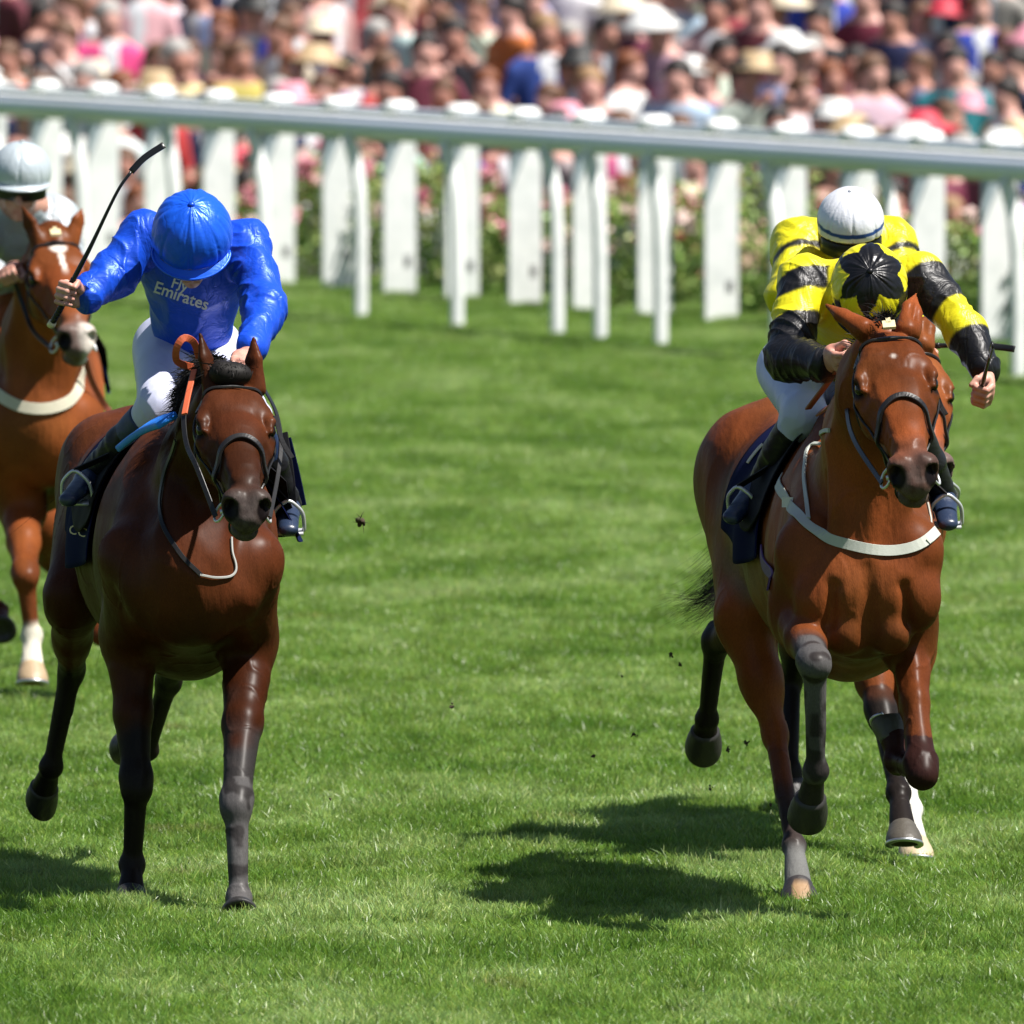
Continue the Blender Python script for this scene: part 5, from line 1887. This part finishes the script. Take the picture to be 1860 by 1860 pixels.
def hair_guide(name, parent, guide, n, s0, s1, mtl, wid=.0035, seed=0, stray=.15, lvar=.35, nseg=12):
    r = np.random.default_rng(seed)
    G = spline(guide, nseg)
    Vs = np.empty((n, nseg * 2, 3))
    T = np.gradient(G, axis=0); T /= np.linalg.norm(T, axis=1, keepdims=True)
    for k in range(n):
        o0 = r.normal(size=3) * s0; o1 = r.normal(size=3) * s1 * (2.2 if r.random() < stray else 1)
        L = 1 - lvar * r.random()
        q = np.linspace(0, 1, nseg)
        C = np.stack([np.interp(q * L, q, G[:, c]) for c in range(3)], 1)
        wob = np.stack([np.sin(q * r.uniform(3, 8) + r.uniform(0, 6)) for _ in range(3)], 1) * s1 * .25 * q[:, None]
        C = C + o0 * (1 - q[:, None]) + o1 * q[:, None] ** 1.3 + wob
        sd = nrm(np.cross(T[nseg // 2], r.normal(size=3)))
        w = (wid * (1 - q * .85))[:, None] * .5 * sd
        Vs[k, 0::2] = C - w; Vs[k, 1::2] = C + w
    b = (np.arange(n) * nseg * 2)[:, None, None]
    i = (np.arange(nseg - 1) * 2)[None, :, None]
    F = (b + i + np.array([0, 1, 3, 2])[None, None]).reshape(-1, 4)
    return link(name, mesh_np(name, Vs.reshape(-1, 3), F, [mtl]), parent)


def stirrup(label, ankle, toe, top, h):
    d = nrm(np.array(toe) - ankle)
    c = np.array(ankle) * .35 + np.array(toe) * .65
    root = thing('stirrup', label, 'stirrup', tuple(c))
    up = nrm(np.array((0, 0, 1.)) - d * d[2]); s = np.cross(d, up)
    P = [c - up * .036 - s * .046, c - up * .026 - s * .050, c + up * .025 - s * .044, c + up * .055 - s * .020, c + up * .066, c + up * .055 + s * .020, c + up * .025 + s * .044, c - up * .026 + s * .050, c - up * .036 + s * .046]
    g = tube(spline(P, 36), .0060, seg=8, nrmv=np.repeat(d[None], 36, 0))
    link('iron', mesh_np('iron', g[0], g[1], [M_steel]), root)
    g = tube(np.array([c - up * .038 - s * .047, c - up * .038 + s * .047]), 1, flat=(.04, .008), nrmv=np.repeat(up[None], 2, 0))
    link('tread', mesh_np('tread', g[0], g[1], [M_steel]), root)
    free_strap('stirrup_leather', root, [c + up * .066, (c + up * .066 + np.array(top)) / 2, np.array(top)], .022, .005, M_leather, nv=s, n=12)
    return root


def whip(label, pts, flap, r0=.0085, r1=.005):
    root = thing('whip', label, 'whip', tuple(pts[0]))
    P = spline(pts, 50)
    g = tube(P, [r0 * 1.1, r0, r0 * .95, r0 * .7, r1, r1], seg=10)
    link('shaft', mesh_np('shaft', g[0], g[1], [M_dark]), root)
    # wound grip
    m = 14
    parts = []
    for i in range(m):
        c = P[2 + i]; t = nrm(P[3 + i] - P[2 + i])
        parts.append(tube(np.array([c, c + t * .008]), r0 * 1.18, seg=10))
    V, F = join(parts)
    link('grip', mesh_np('grip', V, F, [M_leather]), root)
    a = tube(np.array([P[0] - nrm(P[1] - P[0]) * .006, P[0] + nrm(P[1] - P[0]) * .012]), r0 * 1.5, seg=12)
    link('butt_cap', mesh_np('butt_cap', a[0], a[1], [M_badge]), root)
    f = spline([P[-1]] + list(flap), 14)
    g = tube(f, 1, flat=(.021, .006), nrmv=np.repeat(np.array([(-.4, -1, .3)]), 14, 0))
    link('flap', mesh_np('flap', g[0], g[1], [M_dark]), root)


T1, T2, T3, T4 = (h['tree'] for h in (h1, h2, h3, h4))
# ---- bridles
b1 = bridle(h1, 'black leather bridle on the dark bay with an orange rein looped by its ear')
b2 = bridle(h2, 'black leather bridle with a brass brow badge on the bright bay', badge=True)
b3 = bridle(h3, 'bridle with a pale brow badge on the chestnut with the white star', badge=True, noseband=False)
b4 = bridle(h4, 'bridle on the half-hidden horse with the white blaze')

free_strap('rein', b1, [A(362, 650, 60.12), A(352, 622, 60.08), A(334, 614, 60.05), A(321, 632, 60.05), A(321, 655, 60.08), A(338, 664, 60.12), A(356, 668, 60.16)],
           .022, .006, M_rein, nv=(0, -1, 0))
free_strap('rein', b1, [A(350, 676, 60.02), A(341, 715, 59.95), A(334, 760, 59.85), A(340, 810, 59.75), A(358, 850, 59.65), h1['H'](.50, -.075, -.12)],
           .016, .005, M_leather, nv=(-.3, -1, 0))
free_strap('rein', b1, [A(353, 672, 60.01), A(343, 712, 59.93), A(335, 752, 59.84)], .018, .006, M_rein, nv=(-.3, -1, 0))
free_strap('rein', b1, [h1['H'](.50, .075, -.12), A(505, 860, 59.75), A(510, 800, 59.85), A(500, 745, 60.0), A(470, 690, 60.25)], .014, .005, M_leather, nv=(.4, -1, 0))
free_strap('strap_end', b1, [A(500, 755, 59.80), A(512, 800, 59.78), A(531, 832, 59.76)], .014, .005, M_leather, nv=(.2, -1, .1), n=12)
free_strap('rein', b2, [A(1534, 655, 59.72), A(1500, 700, 59.95), A(1468, 742, 60.15)], .020, .007, M_rein_brown, nv=(.3, -1, 0), n=14)
free_strap('rein', b2, [A(1545, 690, 59.6), A(1515, 730, 59.8), A(1486, 752, 60.1)], .020, .007, M_rein_brown, nv=(.3, -1, 0), n=14)
free_strap('rein', b2, [h2['H'](.50, -.075, -.12), A(1552, 800, 59.0), A(1538, 740, 59.3), A(1538, 660, 59.66)], .015, .005, M_leather, nv=(-.3, -1, 0))
free_strap('strap_end', b2, [A(1702, 715, 59.0), A(1709, 735, 59.0), A(1719, 753, 58.98)], .012, .005, M_leather, n=8)
free_strap('rein', b3, [h3['H'](.50, -.075, -.12), A(60, 600, 71.9), A(42, 555, 72.0), A(24, 505, 72.0)], .016, .005, M_leather)
free_strap('rein', b3, [A(152, 640, 72.2), A(166, 690, 72.25), A(190, 735, 72.3), A(200, 748, 72.3)], .022, .008, M_rein_brown)

# ---- breast straps
q = thing('breastplate', 'thin black and pale neck strap across the dark bay chest', 'breastplate', tuple(H1['trunk'][0][0]))
strap('neck_strap', q, T1, pix(T1, [(322, 800), (303, 850), (294, 900), (296, 950), (328, 1008), (364, 1045)], 60.5), .014, .005, M_leather, n=50)
M_cord = mat('pale_cord', (.42, .42, .40), .5)
strap('pale_cord', q, T1, pix(T1, [(362, 1044), (395, 1049), (425, 1041), (440, 1000, 60.2), (447, 968, 60.2)], 60.4), .007, .005, M_cord)
q = thing('breast_girth', 'white webbing breast girth across the bright bay chest', 'breast girth', tuple(H2['trunk'][0][0]))
strap('girth_band', q, T2, pix(T2, [(1420, 868), (1431, 905), (1455, 942), (1500, 972), (1560, 994), (1620, 1001), (1670, 990), (1700, 965)], 60.0), .032, .004, M_white_web, n=70)
strap('girth_strap', q, T2, pix(T2, [(1510, 782), (1480, 805), (1464, 850), (1465, 890), (1468, 945)], 60.0), .013, .006, M_white_web)
strap('girth_strap', q, T2, pix(T2, [(1684, 985), (1688, 945, 59.75), (1684, 915, 59.8)], 60.0), .018, .005, M_white_web)
p, n_ = sight(T2, 1437, 915)
if p is not None:
    v, f = box(p + n_ * .012, (.034, .014, .030))
    link('buckle', mesh_np('buckle', v, f, [M_steel], smooth=False), q)
q = thing('breast_girth', 'cream breast girth round the chestnut horse at the left edge', 'breast girth', tuple(H3['trunk'][0][0]))
strap('girth_band', q, T3, pix(T3, [(-30, 700), (0, 718), (35, 738), (80, 743), (122, 730), (146, 700, 72.25), (156, 664, 72.3)], 72.2), .042, .007, M_cream_web, n=60)
q = thing('girth', 'purple elastic girth under the bright bay belly', 'girth', tuple(H2['trunk'][1][0]))
strap('girth_band', q, T2, pix(T2, [(1386, 1000), (1392, 1030), (1400, 1062)], 60.9), .040, .006, M_purple, n=12)

# ---- saddles and cloths
def corner(v, u):
    return (-.12 * v * v, 1 - .10 * v, 1 - .22 * (u - .5) ** 2 * 4 * .3)

for h, lab, y0, y1, ph, fl, rd in (
        (h1, 'the dark bay', 61.02, 61.78, (106, 92), (.03, .16), None),
        (h2, 'the bright bay', 60.38, 61.12, (104, 92), (.03, .05), None),
        (h3, 'the chestnut at the left edge', 72.95, 73.6, (96, 92), (.03, .05), None),
        (h4, 'the half-hidden blazed horse', 63.3, 64.0, (95, 95), (.03, .03), None)):
    yo = -(CAM_H - 1.2) * math.sin(PITCH) * 0
    q = thing('saddle_cloth', 'navy saddle cloth on ' + lab, 'saddle cloth', tuple(h['P'][2]))
    o1, tl = drape('cloth_side', q, h, y0, y1, (0, ph[0]), -1, M_navy, .008, fl[0], shape=corner)
    o2, tr_ = drape('cloth_side', q, h, y0, y1, (0, ph[1]), 1, M_navy, .008, fl[1], shape=corner)
    h['cloth'] = (q, o1, tl, o2)
    sdl = thing('saddle', 'small black racing saddle on ' + lab, 'saddle', tuple(h['P'][2]))
    drape('saddle_flap', sdl, h, y0 - .02, y0 + .36, (4, ph[0] * .80), -1, M_flap, .018, fl[0] * .6, shape=lambda v, u: (-.25 * v, 1 - .1 * v, 1 - .25 * (2 * u - 1) ** 2), wav=.002)
    drape('saddle_flap', sdl, h, y0 - .02, y0 + .36, (4, ph[1] * .84), 1, M_flap, .018, fl[1] * .8, shape=lambda v, u: (-.25 * v, 1 - .1 * v, 1 - .25 * (2 * u - 1) ** 2), wav=.002)
    B = Body(.008)
    ys = np.array([p[1] for p in h['P']]); o = np.argsort(ys)
    top = []
    for yy in (y0, y0 + .18, y0 + .40):
        hit = h['tree'].ray_cast(Vector((np.interp(yy, ys[o], np.array([p[0] for p in h['P']])[o]), yy, 3)), Vector((0, 0, -1)))
        top.append(np.array(hit[0]))
    B.cap(top[0] + (0, 0, .035), top[1] + (0, 0, .015), (.050, .030), (.075, .018), u=h['lat'], k=.03)
    B.cap(top[1] + (0, 0, .015), top[2] + (0, 0, .035), (.075, .018), (.095, .026), u=h['lat'], k=.03)
    V, Q = B.extract(); V = relax(V, Q, 1)
    link('seat', mesh_np('seat', V, Q, [M_flap]), sdl)
    h['top'] = top

lettering('CC', h1['cloth'][1], h1['cloth'][2], 123, 968, 17, -.25, M_gold, name='lettering')
pads = thing('saddle_pad', 'bright light blue pad edging the saddle of the dark bay', 'saddle pad', tuple(h1['top'][0]))
P_, N_ = lay(T1, pix(T1, [(246, 824), (288, 794), (330, 764)], 61.0), .045, 20)
N_ = np.repeat((nrm(N_.mean(0)) + np.array((.25, -.5, .6)))[None], 20, 0)
P_ = P_[0] + (P_[-1] - P_[0]) * np.linspace(0, 1, 20)[:, None] + np.array((0, 0, .012)) * np.sin(np.linspace(0, np.pi, 20))[:, None]
g = tube(P_, 1, flat=(.070, .022), nrmv=N_)
link('pad_edge', mesh_np('pad_edge', g[0], g[1], [M_skyblue]), pads)
free_strap('cloth_corner', h1['cloth'][0], [A(505, 800, 61.35), A(520, 860, 61.35), A(533, 922, 61.35)], .085, .006, M_navy, nv=(-.25, -1, .1), n=16)
free_strap('flap_edge', h1['cloth'][0], [A(500, 790, 61.2), A(512, 870, 61.15), A(520, 975, 61.15)], .080, .008, M_flap, nv=(-.2, -1, .1), n=16)
free_strap('flap_edge', h2['cloth'][0], [A(1690, 820, 60.6), A(1700, 900, 60.6)], .050, .008, M_flap, nv=(-.2, -1, .1), n=16)
# number on the second cloth
ct = h2['cloth'][2]
num = [(1330, 858), (1338, 832), (1352, 806), (1366, 790), (1380, 784)]
P_, N_ = lay(ct, [p for p in (sight(ct, *a)[0] for a in num) if p is not None] or [A(1340, 830, 61), A(1370, 790, 61)], .004, 20)
g = tube(P_, 1, flat=(.026, .003), nrmv=N_)
link('number', mesh_np('number', g[0], g[1], [M_creamprint]), h2['cloth'][1])

# ---- stirrups
for r_, h, s, lab in ((R1, h1, 'L', 'steel stirrup on the left-hand boot of the blue jockey'), (R1, h1, 'R', 'steel stirrup right of the dark bay chest'),
                      (R2, h2, 'L', 'steel stirrup on the left-hand boot of the diamond-capped jockey'), (R2, h2, 'R', 'steel stirrup right of the bright bay chest'),
                      (R3, h3, 'R', 'stirrup of the silver grey jockey'), (R4, h4, 'R', 'stirrup of the white-capped jockey')):
    J = r_['J']
    stirrup(lab, J['an' + s], J['toe' + s], (J['kn' + s] * .5 + J['an' + s] * .5) + h['lat'] * (.05 if s == 'L' else -.05), h)

# ---- whips
whip('long black whip raised in the fist of the blue jockey',
     [A(93, 590, 60.86), A(112, 556, 60.82), A(130, 515, 60.78), A(165, 447, 60.74), A(212, 350, 60.70), A(238, 312, 60.70)], [A(262, 287, 60.70), A(298, 263, 60.70)])
whip('black whip upright in the outstretched hand of the diamond-capped jockey',
     [A(1775, 730, 60.02), A(1783, 705, 59.93), A(1791, 672, 59.80), A(1798, 645, 59.70)], [A(1800, 636, 59.65), A(1803, 626, 59.6)])
whip('black whip held level behind the diamond-capped jockey by his outstretched sleeve',
     [A(1660, 626, 62.84), A(1690, 628, 62.82), A(1750, 627, 62.78), A(1800, 629, 62.75)], [A(1820, 631, 62.74), A(1843, 634, 62.72)])

# ---- lettering on the blue silks
lettering('Fly', R1['jk'], R1['tree'], 309, 521, 21, -.33, M_white, bold=.012, shear=0, xs=.95)
lettering('Emirates', R1['jk'], R1['tree'], 277, 530, 22, -.33, M_white, bold=.016, xs=.98)

# ---- manes and tails
def mane(h, n, length, seed, pts, flow, tuft=None):
    S = h['S']
    r = np.random.default_rng(seed)
    crest = spline(pts, 60)
    roots = crest[r.integers(0, 60, n)] + r.normal(size=(n, 3)) * .014
    hair('mane', roots, np.array(flow) + r.normal(size=(n, 3)) * .35, length * r.uniform(.5, 1.1, n), h['root'], M_hair, grav=.9, wid=.006, curl=.05, seed=seed)


mane(h1, 3200, .075, 1, [h1['H'](-.02, -.02, -.02), A(392, 660, 60.1), A(370, 668, 60.3), A(352, 700, 60.55), A(345, 740, 60.8)], (-.9, -.1, -.15))
mane(h2, 900, .07, 2, [A(1600, 580, 59.15), A(1585, 610, 59.35), A(1570, 650, 59.6), A(1555, 700, 59.9)], (-.7, .4, .4))
mane(h3, 500, .12, 3, [A(95, 425, 72.0), A(88, 450, 72.2), A(78, 500, 72.5)], (.6, .3, .3))
# plaited forelock bun between the ears of the dark bay
B = Body(.005)
c = h1['H'](-.005, 0, -.02)
B.ell(c, (.066, .05, .040), ax=(0, 0, 1), u=h1['hl'], k=.01)
B.ell(c + h1['hl'] * -.03 + (0, 0, .012), (.03, .04, .03), k=.015)
V, Q = B.extract(); V = relax(V, Q, 2)
link('forelock', mesh_np('forelock', V, Q, [M_hair]), h1['root'])
rr = np.random.default_rng(5)
hair('forelock', c + rr.normal(size=(500, 3)) * (.032, .02, .010) + (0, -.01, .018), np.array((0, -.5, .5)) + rr.normal(size=(500, 3)) * .8, rr.uniform(.008, .018, 500), h1['root'], M_hair, grav=1.2, wid=.003, seed=4)
c = h2['H'](.0, .0, .0)
hair('forelock', c + rr.normal(size=(260, 3)) * (.010, .01, .008), np.array((0, -.5, .9)) + rr.normal(size=(260, 3)) * .5, rr.uniform(.02, .05, 260), h2['root'], M_hair, grav=.8, wid=.004, seed=6)
hair_guide('tail', h2['root'], [A(1400, 780, 62.1), A(1405, 860, 62.4), A(1380, 970, 62.5), A(1320, 1055, 62.4), A(1278, 1100, 62.35), A(1240, 1112, 62.35)], 1500, .022, .036, M_hair, seed=1, wid=.004)
hair_guide('tail', h2['root'], [A(1330, 1060, 62.4), A(1275, 1090, 62.4), A(1235, 1095, 62.4), A(1202, 1112, 62.4)], 36, .015, .022, M_hair, seed=8, wid=.003)
hair_guide('tail', h1['root'], [A(250, 800, 62.7), A(258, 900, 63.1), A(262, 1020, 63.2), A(258, 1120, 63.15)], 900, .022, .05, M_hair, seed=2, wid=.005)
hair_guide('tail', h3['root'], [A(-14, 600, 74.8), A(-20, 700, 75.2), A(-20, 820, 75.2)], 500, .022, .05, M_hair, seed=3, wid=.006)
hair_guide('tail', h4['root'], [A(1556, 800, 65.1), A(1550, 920, 65.5), A(1540, 1060, 65.5)], 500, .022, .05, M_hair, seed=4, wid=.006)
print('tack', round(time.time() - T0, 1))
# ------------------------------------------------------------------ turf thrown up by the hooves
M_clod = mat('turf_clod', (.045, .055, .015), .9, mix=(.05, .032, .018), mscale=30)
CL = [(655, 948, 61.0, .013), (1152, 1335, 61.0, .006), (1322, 1362, 60.8, .006), (1355, 1350, 61.2, .007), (1290, 1432, 60.8, .005), (1218, 1190, 61.5, .006),
      (1236, 1208, 61.4, .005), (1078, 1372, 61.0, .005), (1380, 1290, 61.4, .006), (820, 1283, 60.5, .006), (600, 1452, 60.2, .005), (1130, 1228, 61.6, .004), (1400, 1462, 60.6, .005)]
PL = ['largest, between the two leading horses', 'left of the raised hind hoof', 'nearest below the raised hind hoof', 'just right of the raised hind hoof', 'below the raised hind hoof near the shadow',
      'beside the black tail tip', 'under the black tail tip', 'above the upper ground shadow', 'between the hind legs of the bright bay', 'in the middle of the grass', 'right of the dark bay near knee',
      'high in the middle of the spray', 'over the planted hind leg']
for k, (px, py, d, r) in enumerate(CL):
    c = at(px, py, d)
    rg = np.random.default_rng(60 + k)
    B = Body(r * .3)
    for _ in range(6):
        o = rg.normal(size=3) * r * .55
        B.ell(o, tuple(r * rg.uniform(.35, .8, 3)), ax=rg.normal(size=3), k=r * .3)
    V, Q = B.extract()
    parts = [(V, Q)]
    for _ in range(9):
        a = rg.normal(size=3) * r * .4; e = a + nrm(rg.normal(size=3)) * r * rg.uniform(1.2, 2.6)
        parts.append(tube(np.array([a, (a + e) / 2 + rg.normal(size=3) * r * .2, e]), [r * .10, r * .08, r * .02], seg=4))
    Vj, Fj = join(parts)
    o = link('turf_clod', mesh_np('turf_clod', Vj, Fj, [M_clod]))
    o.location = tuple(c)
    tag(o, 'flying clod of turf, ' + PL[k], 'turf clod', 'clods thrown up by the hooves')
print('script done', round(time.time() - T0, 1), 's; objects', len(bpy.data.objects))
